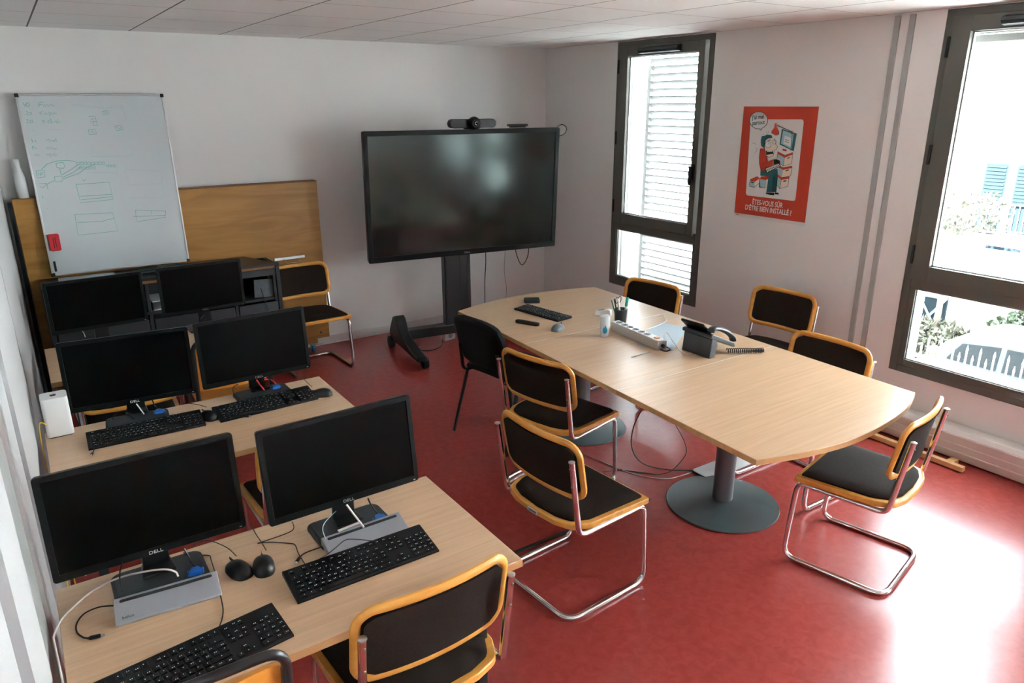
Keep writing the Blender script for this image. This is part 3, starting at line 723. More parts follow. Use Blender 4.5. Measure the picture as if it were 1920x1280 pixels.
cab('white_network_cable', [(152, 618, .80), (157, 624, .78), (160, 632, .755)], .0025, 'cabwhite', 'short white cable below the left far monitor')

# ================================================================ THINGS ON THE CONFERENCE TABLE
K5 = keyboard(-1.755, -2.362, -1.42, 'slim dark wireless keyboard on the far end of the conference table', W=.40, D=.13, rear=.014, group=None)
tag(MB().prism(rrect(.165, .036, .016, 5), 0, .018).build('remote_control', 'blk', bevel=.004, loc=(-1.965, -2.495, T), rz=-1.15), 'black rounded remote lying beside the wireless keyboard', 'remote')
mm = mouse((-1.880, -2.692), -1.05, 'grey wireless mouse beside the far seam of the conference table', 'mouse', 1.12, None)
tag(MB().prism(rrect(.105, .085, .012, 4), 0, .020).prism(rrect(.1, .08, .012, 4), .020, .022).build('hub_box', 'darkgrey', bevel=.002, loc=(-1.640, -2.085, T), rz=-.55), 'small dark square box near the far end of the conference table', 'box')
# frosted bottle
sb = thing('sanitiser_bottle', (-1.735, -2.945, T), .4, 'frosted bottle with a blue drop label at the end of the power strip', 'bottle')
MB().lathe([(.024, 0), (.028, .004), (.036, .112), (.034, .122), (.020, .126)], 24, sx=1.0, sy=.8).build('body', 'frost', sb)
drop = [(0, .050)]+[(.016*math.sin(t)*1.0, .018-.017*math.cos(t)) for t in [2.2-k*4.4/14 for k in range(15)]]
Rz = Matrix.Rotation(-1.05, 3, 'Z')
MB().prism([(x*.85, z*1.15+.022) for x, z in drop], -.0305, -.0265, axis=1, R=Rz).build('drop_label', 'lblue', sb, smooth=False)
# pen pot with its contents
pp = (-1.467, -2.785)
tag(MB().lathe([(.034, 0), (.036, .003), (.040, .085), (.037, .085), (.033, .01)], 22).build('pen_pot', 'darkgrey', loc=(*pp, T)), 'dark pen pot behind the power strip on the conference table', 'pen pot')
def stick(name, m, dx, dy, tx, ty, L, r, label, cat, cap=None, group=None):
    a = Vector((pp[0]+dx, pp[1]+dy, T+.012)); d = Vector((tx, ty, 1)).normalized()
    root = MB().tube([a, a+d*L*.97, a+d*L], [r, r, r*.5], 10).build(name, m); tag(root, label, cat, group)
    if cap: MB().tube([a+d*L*.62, a+d*L*.99, a+d*L*1.01], [r*1.25, r*1.25, r*.6], 10).build('cap', cap, root)
    return root
stick('marker_pen', 'white', .018, -.012, .10, -.05, .145, .0075, 'board marker with a teal cap standing in the pen pot', 'marker', 'tealcap')
stick('pen', 'blk', -.016, .0, -.28, .02, .150, .004, 'black pen leaning left in the pen pot', 'pen')
stick('pen', 'white', -.010, -.016, -.20, .0, .150, .0038, 'white pen leaning left in the pen pot', 'pen')
stick('pen', 'teal', -.018, .012, -.33, .06, .140, .004, 'dark teal pen at the left rim of the pen pot', 'pen')
sc = thing('scissors', (pp[0]-.004, pp[1]+.012, T+.02), .3, 'scissors standing in the pen pot, rings upward', 'scissors')
MB().tube([(0, 0, 0), (-.012, 0, .095)], .0028, 6).build('blade', 'steel', sc)
for dx in (-.03, .004):
    MB().tube([(dx+.0+.015*math.cos(t), 0, .122+.020*math.sin(t)) for t in [2*PI*k/16 for k in range(16)]], .0024, 6, True).build('finger_ring', 'blk', sc)
# power strip
a, b2 = Vector((-1.600, -2.880, 0)), Vector((-1.640, -3.315, 0)); mid = (a+b2)/2
ps = thing('power_strip', (mid.x, mid.y, T), math.atan2(b2.y-a.y, b2.x-a.x)+PI, 'long white and grey power strip with round sockets and an orange switch', 'power strip')
L = (b2-a).length
MB().box(-L/2, L/2, -.032, .032, 0, .050).build('body', 'alu', ps, bevel=.003)
MB().box(-L/2+.003, L/2-.003, -.028, .028, .050, .054).build('face', 'white', ps, bevel=.002)
for i in range(6):
    x = L/2-.045-i*.052
    s = MB().lathe([(.020, .0535), (.020, .0555), (.0175, .0556), (.016, .0545)], 20, (x, 0, 0)).build('socket', 'felt', ps)
    MB().lathe([(.003, .0545), (.003, .0562)], 8, (x-.007, 0, 0)).lathe([(.003, .0545), (.003, .0562)], 8, (x+.007, 0, 0)).build('pin_hole', 'inkblk', s)
MB().box(-L/2+.035, -L/2+.062, -.012, .012, .054, .060).build('switch', 'orange', ps, bevel=.002)
MB().tube([(-L/2+.002, 0, .025), (-L/2-.012, 0, .024)], .010, 12).build('cable_gland', 'inkblk', ps)
sh_ = [at(1240, 606, T), at(1290, 613, T), at(1262, 657, T), at(1195, 645, T), at(1212, 622, T)]
tag(MB().prism([(p.x, p.y) for p in sh_], T+.0004, T+.0024).build('paper_sheet', 'sheet', smooth=False), 'pale blue sheet between the power strip and the phone', 'paper')
cab('power_cable', [(1232, 641, .755), (1240, 645, .745), (1250, 650, z0+.002), (1256, 655, z0), (1248, 658, z0), (1238, 655, z0)], .0035, 'inkblk', 'black cable leaving the end of the power strip')
cab('phone_cable', [(1238, 634, .76), (1244, 640, .80), (1246, 625, .82), (1252, 625, .81), (1262, 640, .78), (1275, 657, .745), (1288, 664, z0), (1296, 662, .745)], .0022, 'cabwhite', 'grey cable looping from the power strip to the phone')
cab('network_cable', [(1208, 619, z0+.003), (1222, 614, z0+.003), (1240, 607, z0+.003), (1249, 601, z0+.003), (1245, 592, z0+.003), (1242, 587, z0+.003)], .0026, 'cabwhite', 'white cable curling behind the power strip, metal plug at its end')
cab('thin_rod', [(1184, 669, z0), (1219, 659, z0)], .0028, 'alu', 'thin striped rod lying in front of the power strip')
p = at(1131, 588, T+.01); th = thing('handheld_meter', (p.x, p.y, T), -1.0, 'small white handheld device with a grey display, behind the frosted bottle', 'device')
MB().prism([(-.055, .004), (-.050, 0), (.050, 0), (.055, .008), (.050, .040), (.030, .044), (-.050, .026)], -.019, .019, axis=1).build('body', 'white', th, bevel=.004)
MB().box(-.030, .012, -.011, .011, -.001, .0015, R=Matrix.Rotation(-.22, 3, 'Y'), o=(-.005, 0, .0360)).build('display', 'mouse', th)
# telephone, seen from behind
ph = thing('desk_phone', (-1.448, -3.462, T), PI/2+.04, 'dark grey desk phone with a tilted screen, its back to the camera', 'phone')
MB().prism([(.060, .0), (.098, .0), (.088, .105), (.070, .120), (.052, .110), (.035, .06)], -.098, .092, axis=0).build('foot', 'phone', ph, bevel=.004)
MB().prism([(.100, .112), (.098, .130), (.080, .132), (-.100, .050), (-.108, .032), (-.100, .026), (.070, .100)], -.102, .098, axis=0).build('body', 'phone', ph, bevel=.004)
MB().box(-.055, .100, -.007, .009, .0, .095, R=Matrix.Rotation(math.radians(-50), 3, 'X'), o=(.0, .040, .118)).build('screen_unit', 'blk', ph, bevel=.006)
hs = [(-.082, .085, .142), (-.082, .070, .158), (-.082, .02, .150), (-.082, -.05, .118), (-.082, -.095, .085), (-.082, -.110, .060)]
MB().tube(spline(hs, 5), .015, 12, ell=(.013, .022)).build('handset', 'phone', ph)
cc = []; p0, p1 = at(1363, 657, T+.015), at(1432, 656, T+.015); mid = (p0+p1)/2+Vector((.01, -.012, 0))
turns = 20
for k in range(turns*10+1):
    t = k/(turns*10); c = p0*(1-t)**2+mid*2*t*(1-t)+p1*t*t; dd = (p1-p0).normalized(); n1 = Vector((-dd.y, dd.x, 0)); an = 2*PI*turns*t
    c = c+n1*math.cos(an)*.012+Vector((0, 0, 1))*math.sin(an)*.011; cc.append(c)
tag(MB().tube(cc, .0026, 5).build('coiled_cord', 'inkblk'), 'black coiled handset cord resting on the conference table', 'cord')

# ================================================================ BIG SCREEN ON ITS TROLLEY
ta = -.137
ts = thing('screen_trolley', (-1.385, -.60, 0), ta, 'black wheeled floor stand carrying the large screen', 'stand')
MB().box(-.12, .12, -.035, .045, .10, 1.45).build('column', 'blk_metal', ts, bevel=.006)
MB().box(-.10, -.098, -.0365, -.034, .14, 1.3).box(.02, .023, -.0375, -.034, .14, 1.3).box(.088, .091, -.0375, -.034, .14, 1.3).build('column_groove', 'inkblk', ts)
MB().box(-.50, .50, -.05, .05, .095, .175).build('cross_beam', 'blk_metal', ts, bevel=.006)
for s in (-1, 1):
    MB().prism([(.15, .08), (.17, .14), (.12, .21), (.06, .29), (.0, .31), (-.05, .28), (-.10, .20), (-.20, .155), (-.45, .115), (-.56, .105), (-.58, .075), (-.40, .070), (-.10, .075), (.08, .06)], s*.53-.045, s*.53+.045, axis=0).build('foot', 'blk_metal', ts, bevel=.010, seg=3)
    for yy in (-.53, .11):
        w_ = MB().lathe([(.035, -.026), (.050, -.020), (.052, 0), (.050, .020), (.035, .026)], 24, (s*.53+(.03 if yy < 0 else -.05), yy, .0525), R=Matrix.Rotation(PI/2, 3, 'Y')).build('castor', 'tyre', ts)
tv = thing('large_screen', (-1.323, -.705, 1.304), ta, 'large black touch screen with a glossy dark display on a trolley', 'screen')
TWd, THt, tt = 1.71, 1.029, -.058
R = Matrix.Rotation(-tt, 3, 'X')
def trv(mb): mb.v = [tuple(R @ Vector(v)) for v in mb.v]; return mb
trv(ringprism(MB(), rrect(TWd, THt, .012, 3), rrect(TWd-.075, THt-.085, .002, 3, 0, .004), -.012, .01)).build('bezel', 'bezel', tv, bevel=.003)
trv(MB().box(-TWd/2+.036, TWd/2-.036, -.004, .012, -THt/2+.04, THt/2-.036)).build('display', 'tvscreen', tv, smooth=False)
trv(MB().prism(rrect(TWd-.01, THt-.01, .012, 3), .010, .060, axis=1).box(-.5, .5, .06, .09, -.3, .3)).build('housing', 'blk', tv, bevel=.006)
l = text_mesh('DELL', .020, 'maker_lettering', 'grey', tv, .0004, 1.2)
for v in l.data.vertices: v.co = R @ Vector((v.co.x, -.0135-v.co.z, v.co.y-THt/2+.020))
MB().box(-.2, .2, .092, .099, -.25, .25).build('wall_plate', 'blk_metal', tv)
# conference camera on top
def tvp(x, y, z): return Matrix.Rotation(ta, 3, 'Z') @ (R @ Vector((x, y, z)))+Vector(tv.location)
p = tvp(.055, .03, THt/2+.041)
cc_ = thing('conference_camera', p, ta, 'black bar-shaped conference camera with a round lens on top of the large screen', 'camera')
MB().prism(rrect(.40, .070, .034, 8), -.045, .03, axis=1).build('speaker_bar', 'darkgrey', cc_, bevel=.004)
MB().lathe([(.050, 0), (.052, .02), (.046, .045), (.030, .058)], 30, (0, -.035, .003), R=Matrix.Rotation(PI/2, 3, 'X')).build('lens_housing', 'blk', cc_)
MB().lathe([(.022, 0), (.018, .006)], 24, (0, -.0915, .003), R=Matrix.Rotation(PI/2, 3, 'X')).build('lens', 'screen', cc_)
MB().tube([(.011*math.cos(t), -.099, .003+.011*math.sin(t)) for t in [k*.25+.6 for k in range(19)]], .0016, 6).build('lens_mark', 'alu', cc_)
MB().box(-.06, .06, -.02, .03, -.042, -.034).build('foot', 'blk', cc_)
p = tvp(.47, .03, THt/2+.012)
tag(MB().box(-.085, .085, -.03, .03, .0, .018).box(-.07, .07, -.02, .02, -.010, .0).build('sensor_bar', 'blk', loc=p, rz=ta, bevel=.003), 'small flat black sensor bar on the top right of the large screen', 'sensor')
def tvcab(l, label):
    return cable([tvp(*q) for q in l], .004, 'inkblk', 'screen_cable', label, 'cable')
tvcab([(.80, .05, .47), (.90, .05, .53), (.955, .05, .50), (.93, .05, .45), (.855, .055, .43)], 'black cable loop sticking out right of the large screen near its top')
tvcab([(.84, .06, .35), (.88, .06, .30), (.885, .06, .22), (.85, .06, .15)], 'black cable bow at the right edge of the large screen')
tvcab([(.49, .06, -.45), (.50, .06, -.56), (.56, .06, -.68), (.62, .06, -.60), (.625, .06, -.45)], 'black cable loop hanging under the right part of the large screen')
tvcab([(.20, .06, -.45), (.205, .06, -.62), (.215, .10, -.80), (.24, .15, -1.0), (.26, .2, -1.22)], 'thick black cable hanging under the large screen')
tvcab([(-.07, .06, -.45), (-.075, .06, -.62), (-.11, .08, -.75), (-.12, .1, -1.0)], 'thin cable hanging just right of the screen trolley column')
c = cable([tvp(*q) for q in [(.40, .06, -.45), (.395, .08, -.70), (.44, .12, -.90), (.47, .2, -1.1)]], .0016, 'inkblk', 'screen_cable', 'hair-thin cable hanging at the right under the large screen', 'cable')
sk = thing('power_adapter', (-1.43, -.50, 0), .2, 'white plug block on the floor beneath the large screen', 'plug block')
MB().box(-.06, .06, -.03, .03, 0, .075).build('block', 'white', sk, bevel=.006)
MB().lathe([(.022, 0), (.022, .004), (.018, .005)], 20, (0, -.030, .04), R=Matrix.Rotation(PI/2, 3, 'X')).build('socket', 'felt', sk)
cable([Vector((-1.50, -.52, .02)), Vector((-1.6, -.66, .008)), Vector((-1.72, -.70, .008)), Vector((-1.80, -.62, .008)), Vector((-1.72, -.50, .008))], .004, 'redcab', 'power_cable', 'dark red cable curled on the floor under the screen trolley', 'cable').data.materials[0] = mat('maroon_cable', (.06, .012, .012), .5)

# ================================================================ BACK WALL: PANEL, CABINET, WHITEBOARD
pn = thing('plywood_board', (0, 0, 0), 0, 'large honey brown plywood panel on blue castors against the back wall', 'board')
MB().box(-4.456, -2.385, -.115, -.085, .10, 1.42).build('board', 'ply', pn, bevel=.002)
MB().box(-4.456, -2.385, -.1165, -.03, 1.42, 1.428).build('top_edge', 'plyedge', pn, bevel=.001)
MB().box(-4.44, -4.40, -.085, -.03, .10, 1.42).box(-2.44, -2.40, -.085, -.03, .10, 1.42).box(-4.4, -2.44, -.085, -.03, 1.37, 1.42).build('back_batten', 'plyedge', pn)
MB().box(-2.62, -2.50, -.14, -.03, .068, .10).box(-4.42, -4.32, -.14, -.03, .068, .10).build('castor_block', 'ply', pn, bevel=.002)
for x in (-2.55, -4.37):
    MB().lathe([(.012, -.012), (.034, -.011), (.036, 0), (.034, .011), (.012, .012)], 22, (x, -.15, .0365), R=Matrix.Rotation(PI/2, 3, 'Y')).build('castor_wheel', 'wheelblue', pn)
    MB().box(x-.018, x+.018, -.17, -.10, .066, .072).box(x-.018, x-.014, -.16, -.13, .03, .07).box(x+.014, x+.018, -.16, -.13, .03, .07).tube([(x, -.15, .07), (x+.03, -.19, .075), (x+.07, -.18, .07)], .004, 6).build('castor_fork', 'steel', pn)
wbm = MB(); 
for x, z in ((-2.46, .15), (-2.46, .24), (-4.30, .15)): wbm.lathe([(.008, 0), (.006, .002)], 10, (x, -.1165, z), R=Matrix.Rotation(PI/2, 3, 'X'))
wbm.build('bolt_hole', 'inkblk', pn)
bo = thing('steel_bottle', (-4.385, -.073, 1.428), 0, 'white slim drinking bottle standing on top of the plywood panel', 'bottle')
MB().lathe([(.030, 0), (.033, .004), (.034, .10), (.031, .14), (.021, .175), (.0165, .20), (.0165, .215)], 26).build('body', 'bottle', bo)
MB().lathe([(.0175, .212), (.0185, .216), (.0185, .243), (.014, .252)], 22).build('cap', 'bottle', bo)

tag(MB().box(-4.484, -4.459, -.13, -.02, 0, 1.405).build('black_plank', 'blk', bevel=.002), 'tall black board edge standing between the left wall and the plywood board', 'board')
bg_ = dome(.16, .10, .17, p=.85).build('black_bag', 'black_fab', loc=(-3.28, -1.62, 0)); tag(bg_, 'dark rounded bag on the floor behind the middle desk, mostly hidden', 'bag')
cb = thing('av_cabinet', (0, 0, 0), 0, 'wide black equipment cabinet with open shelves below the whiteboard', 'cabinet')
zt = .885
MB().prism([(-4.40, -.52), (-2.87, -.52), (-2.87, -.50), (-2.94, -.42), (-3.03, -.155), (-4.40, -.155)], zt-.022, zt).build('top', 'cabtop', cb, bevel=.003)
MB().box(-4.40, -2.90, -.515, -.505, zt-.042, zt-.022).build('front_trim', 'plyedge', cb)
MB().box(-2.90, -2.87, -.52, -.18, .0, zt-.022).build('side_panel', 'cabgrey', cb, bevel=.003)
MB().box(-4.40, -4.37, -.52, -.18, .0, zt-.022).build('side_panel', 'cabgrey', cb, bevel=.003)
MB().box(-4.37, -2.90, -.19, -.18, .05, zt-.022).build('back_panel', 'inkblk', cb)
for x_ in (-3.21, -3.79): MB().box(x_-.01, x_+.01, -.51, -.19, .0, zt-.022).build('divider', 'cabgrey', cb, bevel=.002)
MB().box(-3.20, -2.90, -.51, -.19, .60, .62).build('shelf', 'cabgrey', cb, bevel=.002)
MB().box(-4.37, -3.22, -.51, -.19, .62, .64).build('shelf', 'cabgrey', cb, bevel=.002)
MB().box(-3.195, -2.905, -.515, -.50, .06, .585).build('door', 'cabgrey', cb, bevel=.003).data.materials[0] = M['gategrey'] if False else mat('cabinet_door', (.035, .042, .048), .5)
MB().box(-3.77, -3.225, -.515, -.50, .06, .585).build('door', 'cabgrey', cb, bevel=.003)
MB().box(-4.36, -3.81, -.515, -.50, .06, .585).build('door', 'cabgrey', cb, bevel=.003)
MB().box(-3.20, -2.90, -.515, -.50, .79, zt-.044).box(-2.925, -2.905, -.515, -.50, .59, .80).build('fascia', 'cabgrey', cb, bevel=.002)
R = Matrix.Rotation(.06, 3, 'Y')
tag(MB().box(-.07, .07, -.006, .006, 0, .135, R=R).build('grey_board', 'bluebox', loc=(-2.995, -.47, .622)), 'mottled blue-grey board standing in the open bay of the black cabinet', 'board')
cable([Vector((-3.02, -.50, .70)), Vector((-3.01, -.525, .62)), Vector((-2.99, -.53, .5)), Vector((-3.02, -.53, .35)), Vector((-3.0, -.55, .02))], .003, 'inkblk', 'power_cable', 'black cable hanging down the cabinet door beside the grey board', 'cable')
hd = thing('metal_rail', (-2.76, -.46, zt), .06, 'silver rail with a wire handle jutting from the right end of the black cabinet', 'rail')
MB().box(-.13, .11, -.012, .012, .0, .020).build('bar', 'alu', hd, bevel=.002)
MB().tube(fillet([(-.055, -.014, .006), (-.055, -.045, -.022), (.055, -.045, -.022), (.055, -.014, .006)], .008, 4), .003, 8).build('wire_handle', 'chrome', hd)
tr_ = thing('paper_tray', (-3.63, -.47, .645), 0, 'white two-layer tray glimpsed in the cabinet between the far monitors', 'tray')
MB().box(-.14, .14, -.04, .20, .0, .006).build('lower_shelf', 'white', tr_, bevel=.001)
MB().box(-.14, .14, -.04, .20, .06, .066).build('upper_shelf', 'white', tr_, bevel=.001)
for x_ in (-.137, .137): MB().box(x_-.003, x_+.003, -.04, .20, .006, .06).build('side', 'darkgrey', tr_)
lt = thing('laptop', (-4.12, -.36, zt), 0, 'closed grey flat device on the cabinet top in front of the whiteboard', 'device')
MB().prism(rrect(.34, .22, .01, 3), 0, .014).build('lid', 'grey', lt, bevel=.002)
MB().box(-.15, .15, .109, .111, .003, .010).build('hinge', 'inkblk', lt)
tg = MB()
for k in range(9):
    p = [Vector((-3.66+random.uniform(-.22, .22), -.33+random.uniform(-.10, .06), zt+random.uniform(.004, .035))) for _ in range(6)]
    tg.tube(spline(p, 6), .003, 5)
tag(tg.build('cable_tangle', 'cabgreen'), 'tangle of thin dark cables lying on the cabinet below the whiteboard', 'cables', kind='stuff')

WB = dict(x=-3.876, y=-.125, z=1.494, W=.885, H=1.19, t=.095)
wb = thing('whiteboard', (WB['x'], WB['y'], WB['z']), -.009, 'portrait whiteboard with green marker drawings leaning on the black cabinet', 'whiteboard')
RW = Matrix.Rotation(-WB['t'], 3, 'X'); W2, H2 = WB['W']/2, WB['H']/2
def trw(mb): mb.v = [tuple(RW @ Vector(v)) for v in mb.v]; return mb
trw(MB().box(-W2+.006, W2-.006, -.004, .008, -H2+.006, H2-.006)).build('writing_surface', 'wb', wb, smooth=False)
f = MB()
for bx in ((-W2, -W2+.012, -H2, H2), (W2-.012, W2, -H2, H2), (-W2+.012, W2-.012, -H2, -H2+.012), (-W2+.012, W2-.012, H2-.012, H2)): f.box(bx[0], bx[1], -.008, .011, bx[2], bx[3])
trw(f).build('frame', 'alu', wb, bevel=.002)
for sx in (-1, 1):
    for sz in (-1, 1):
        trw(MB().box(sx*(W2-.009)-.012, sx*(W2-.009)+.012, -.010, .012, sz*(H2-.009)-.012, sz*(H2-.009)+.012)).build('corner_cap', 'darkgrey', wb, bevel=.004)
trw(MB().box(-W2+.022, -W2+.036, -.0052, -.0042, -H2+.03, -H2+.10)).build('maker_label', 'inkblk', wb)
# drawings: pixel positions in a 1280 px crop of the board mapped onto its own plane
XA, XB = (105, 120), (1065, 1045)
def wbp(px, py):
    # quad TL(105,125) TR(915,125) BR(1070,1048) BL(300,1135)
    q = [(105, 125), (915, 125), (1070, 1048), (300, 1135)]
    u, v = .5, .5
    for _ in range(12):
        x = (1-u)*(1-v)*q[0][0]+u*(1-v)*q[1][0]+u*v*q[2][0]+(1-u)*v*q[3][0]; y = (1-u)*(1-v)*q[0][1]+u*(1-v)*q[1][1]+u*v*q[2][1]+(1-u)*v*q[3][1]
        dux, duy = (1-v)*(q[1][0]-q[0][0])+v*(q[2][0]-q[3][0]), (1-v)*(q[1][1]-q[0][1])+v*(q[2][1]-q[3][1])
        dvx, dvy = (1-u)*(q[3][0]-q[0][0])+u*(q[2][0]-q[1][0]), (1-u)*(q[3][1]-q[0][1])+u*(q[2][1]-q[1][1])
        D = dux*dvy-dvx*duy; ex, ey = px-x, py-y; u += (ex*dvy-dvx*ey)/D; v += (dux*ey-ex*duy)/D
    return (-W2+.012+u*(2*W2-.024), H2-.012-v*(2*H2-.024))
ink = MB(); faint = MB()
def stroke(pts, r=.0016, mb=None, px=True):
    P = [wbp(*p) for p in pts] if px else pts
    (mb or ink).tube([(x, -.0052, z) for x, z in P], r, 4, ell=(.0006, r), flat=(0, 1, 0))
for s_ in [
    [(135, 160), (145, 182), (152, 165)], [(156, 160), (150, 175), (158, 184), (170, 175), (165, 160), (157, 160)],
    [(218, 185), (218, 160), (240, 158)], [(218, 172), (235, 170)], [(242, 182), (248, 168), (254, 182), (262, 170), (270, 182), (278, 172), (300, 178)],
    [(150, 205), (163, 215), (150, 225), (165, 228)], [(168, 218), (176, 212), (182, 222), (170, 226)],
    [(236, 208), (222, 218), (236, 228)], [(244, 218), (252, 226), (258, 212), (264, 226), (272, 210), (274, 238), (284, 212), (290, 226), (298, 216), (312, 222)],
    [(152, 250), (164, 256), (152, 266), (168, 272)], [(172, 258), (182, 254), (186, 268), (174, 270), (172, 258)],
    [(244, 256), (232, 262), (246, 270), (248, 256)], [(272, 256), (262, 264), (274, 272)], [(280, 246), (282, 272), (290, 262), (294, 272)], [(300, 264), (308, 258), (310, 272), (320, 250), (322, 272), (334, 264)],
    [(180, 358), (184, 376)], [(194, 372), (198, 366), (204, 376)], [(256, 366), (270, 360), (272, 374), (282, 362), (286, 374), (296, 364), (298, 374), (308, 352), (310, 374)],
    [(184, 398), (188, 418)], [(180, 404), (194, 400)], [(194, 412), (200, 406), (208, 414)], [(258, 414), (264, 400), (270, 416), (276, 396), (282, 416), (288, 404), (296, 416), (312, 410)],
    [(196, 452), (200, 438), (206, 452), (214, 442), (220, 452)], [(258, 440), (266, 450), (272, 438), (278, 462), (284, 440), (292, 450), (300, 436), (302, 452), (312, 446)],
    [(205, 535), (246, 532), (250, 570), (208, 574), (205, 535)], [(216, 545), (218, 562)], [(228, 562), (226, 545), (240, 543)], [(227, 553), (238, 552)],
    [(308, 492), (345, 488), (356, 508), (348, 522), (312, 518), (308, 492)], [(328, 522), (336, 558)],
    [(300, 568), (338, 564), (342, 594), (304, 598), (300, 568)], [(220, 608), (258, 604), (266, 640)], [(222, 622), (238, 632), (256, 612), (300, 590)],
    [(230, 528), (262, 496), (310, 480), (370, 476), (415, 484)],
    [(340, 558), (380, 534), (430, 500)], [(345, 572), (400, 545), (450, 508)], [(345, 582), (430, 550), (480, 514), (520, 500)],
    [(565, 208), (596, 204), (603, 220), (570, 226), (565, 208)], [(578, 212), (584, 218), (590, 211)],
    [(636, 288), (672, 284), (688, 308), (644, 312), (636, 288)], [(648, 294), (660, 302)], [(664, 306), (668, 292), (674, 304)],
    [(484, 310), (520, 304), (532, 330), (490, 334), (484, 310)], [(498, 322), (508, 314), (514, 328)],
    [(488, 236), (524, 234), (530, 262), (494, 266)], [(500, 252), (514, 246), (518, 256)], [(512, 264), (534, 262), (536, 284), (514, 286), (512, 264)],
    [(416, 612), (602, 600), (624, 698), (442, 716), (416, 612)], [(440, 680), (618, 668)], [(444, 700), (620, 682)],
    [(410, 784), (620, 774), (650, 880), (428, 904), (410, 784)], [(424, 830), (560, 824), (632, 804)],
    [(452, 584), (460, 596), (468, 583)], [(750, 758), (935, 764), (932, 788), (846, 792), (848, 764)], [(752, 758), (760, 826), (932, 800), (934, 764)], [(738, 796), (846, 792)],
    [(236, 676), (240, 690)], [(262, 750), (266, 750)],
]: stroke(s_)
for k in range(8):
    x = 420+k*20; stroke([(x, 488), (x+14, 486), (x+16, 500), (x+2, 502), (x, 488)], .0015)
for k in range(5):
    x = 432+k*20; stroke([(x, 514), (x+12, 512), (x+13, 526), (x+2, 528), (x, 514)], .0012)
for k in range(4):
    x = 584+k*15; stroke([(x, 502), (x+11, 502), (x+11, 514), (x, 514), (x, 502)], .0013)
for s_ in [[(395, 168), (480, 182), (580, 190), (676, 182)], [(676, 178), (702, 250)], [(500, 400), (502, 456), (720, 454), (738, 436)], [(264, 306), (340, 306)], [(180, 305), (192, 316)],
           [(690, 528), (905, 534), (924, 684), (720, 690)], [(692, 530), (718, 616), (912, 606)], [(646, 505), (648, 548), (470, 545)], [(1038, 910), (1030, 940)]]: stroke(s_, .0011, faint)
trw(ink).build('marker_drawing', 'ink', wb, smooth=False)
trw(faint).build('faint_drawing', 'ink', wb, smooth=False).data.materials[0] = mat('faint_ink', (.36, .55, .53), .6)
er = thing('board_eraser', tuple(Vector((WB['x'], WB['y'], WB['z']))+Matrix.Rotation(-.009, 3, 'Z') @ (RW @ Vector((*(lambda p: (p[0], -.0045, p[1]))(wbp(302, 945)),)))), -.009, 'red magnetic eraser stuck on the lower left of the whiteboard', 'eraser')
trw(MB().prism(rrect(.066, .115, .012, 4), -.030, -.010, axis=1)).build('grip', 'eraser', er, bevel=.003)
trw(MB().box(-.040, .030, -.010, 0, -.055, .055)).build('felt_pad', 'felt', er)
e2 = MB()
for k in range(2): e2.box(-.008+k*.012, -.004+k*.012, -.0308, -.0300, -.036+k*.004, .030+k*.004)
trw(e2).build('grip_lettering', 'inkblk', er)

# ================================================================ POSTER
po = thing('poster', (-.004, -2.388, 1.986), 0, 'red poster with a cartoon office worker hung between the windows', 'poster')
PW, PH = .600, .775      # local: width along -y, height down
def PQ(px, py):
    """pixel of the 985x1280 poster crop onto the poster plane: (0..PW, 0..-PH)"""
    q = [(178, 95), (865, 98), (747, 1187), (100, 1090)]; u, v = .5, .5
    for _ in range(12):
        x = (1-u)*(1-v)*q[0][0]+u*(1-v)*q[1][0]+u*v*q[2][0]+(1-u)*v*q[3][0]; y = (1-u)*(1-v)*q[0][1]+u*(1-v)*q[1][1]+u*v*q[2][1]+(1-u)*v*q[3][1]
        dux, duy = (1-v)*(q[1][0]-q[0][0])+v*(q[2][0]-q[3][0]), (1-v)*(q[1][1]-q[0][1])+v*(q[2][1]-q[3][1])
        dvx, dvy = (1-u)*(q[3][0]-q[0][0])+u*(q[2][0]-q[1][0]), (1-u)*(q[3][1]-q[0][1])+u*(q[2][1]-q[1][1])
        D = dux*dvy-dvx*duy; ex, ey = px-x, py-y; u += (ex*dvy-dvx*ey)/D; v += (dux*ey-ex*duy)/D
    return (-u*PW, -v*.752)
MB().box(-.0010, 0, -PW-.002, .0, -PH, .0).build('sheet', 'paper', po, smooth=False)
MB().box(-.0016, -.0010, -PW, 0, -.752, .0).build('red_ground', 'red', po, smooth=False)
layer = [0]
def art(name, m, polys, lift=None):
    layer[0] += 1; x0 = -.0016-.00018*layer[0]; mb = MB()
    for p in polys: mb.prism([PQ(*q) for q in p], x0-.00016, x0+.0001, axis=0)
    return mb.build(name, m, po, smooth=False)
def ell(cx, cy, rx, ry, n=22): return [(cx+rx*math.cos(2*PI*k/n), cy+ry*math.sin(2*PI*k/n)) for k in range(n)]
def ln(pts, w=3):
    out = []
    for i in range(len(pts)-1):
        a, b = Vector(pts[i]), Vector(pts[i+1]); d = (b-a).normalized(); n = Vector((-d.y, d.x))*w/2
        out.append([tuple(a+n), tuple(b+n), tuple(b-n), tuple(a-n)])
    return out
art('picture_panel', 'paper', [[(262, 212), (715, 212), (732, 218), (737, 235), (668, 955), (660, 972), (645, 974), (228, 925), (214, 912), (212, 895), (246, 250)]])
art('ink_lines', 'inkblk', [ell(326, 220, 90, 81), [(325, 290), (352, 316), (358, 290)]])
art('speech_bubble', 'paper', [ell(326, 220, 85, 76), [(330, 285), (351, 308), (354, 285)]])
art('monitor_drawing', 'teal', [[(545, 298), (678, 342), (652, 505), (524, 442)]])
art('monitor_screen', 'ltblue', [[(556, 312), (650, 345), (632, 485), (537, 434)]])
art('screen_page', 'paper', [[(572, 360), (632, 382), (622, 462), (560, 432)]])
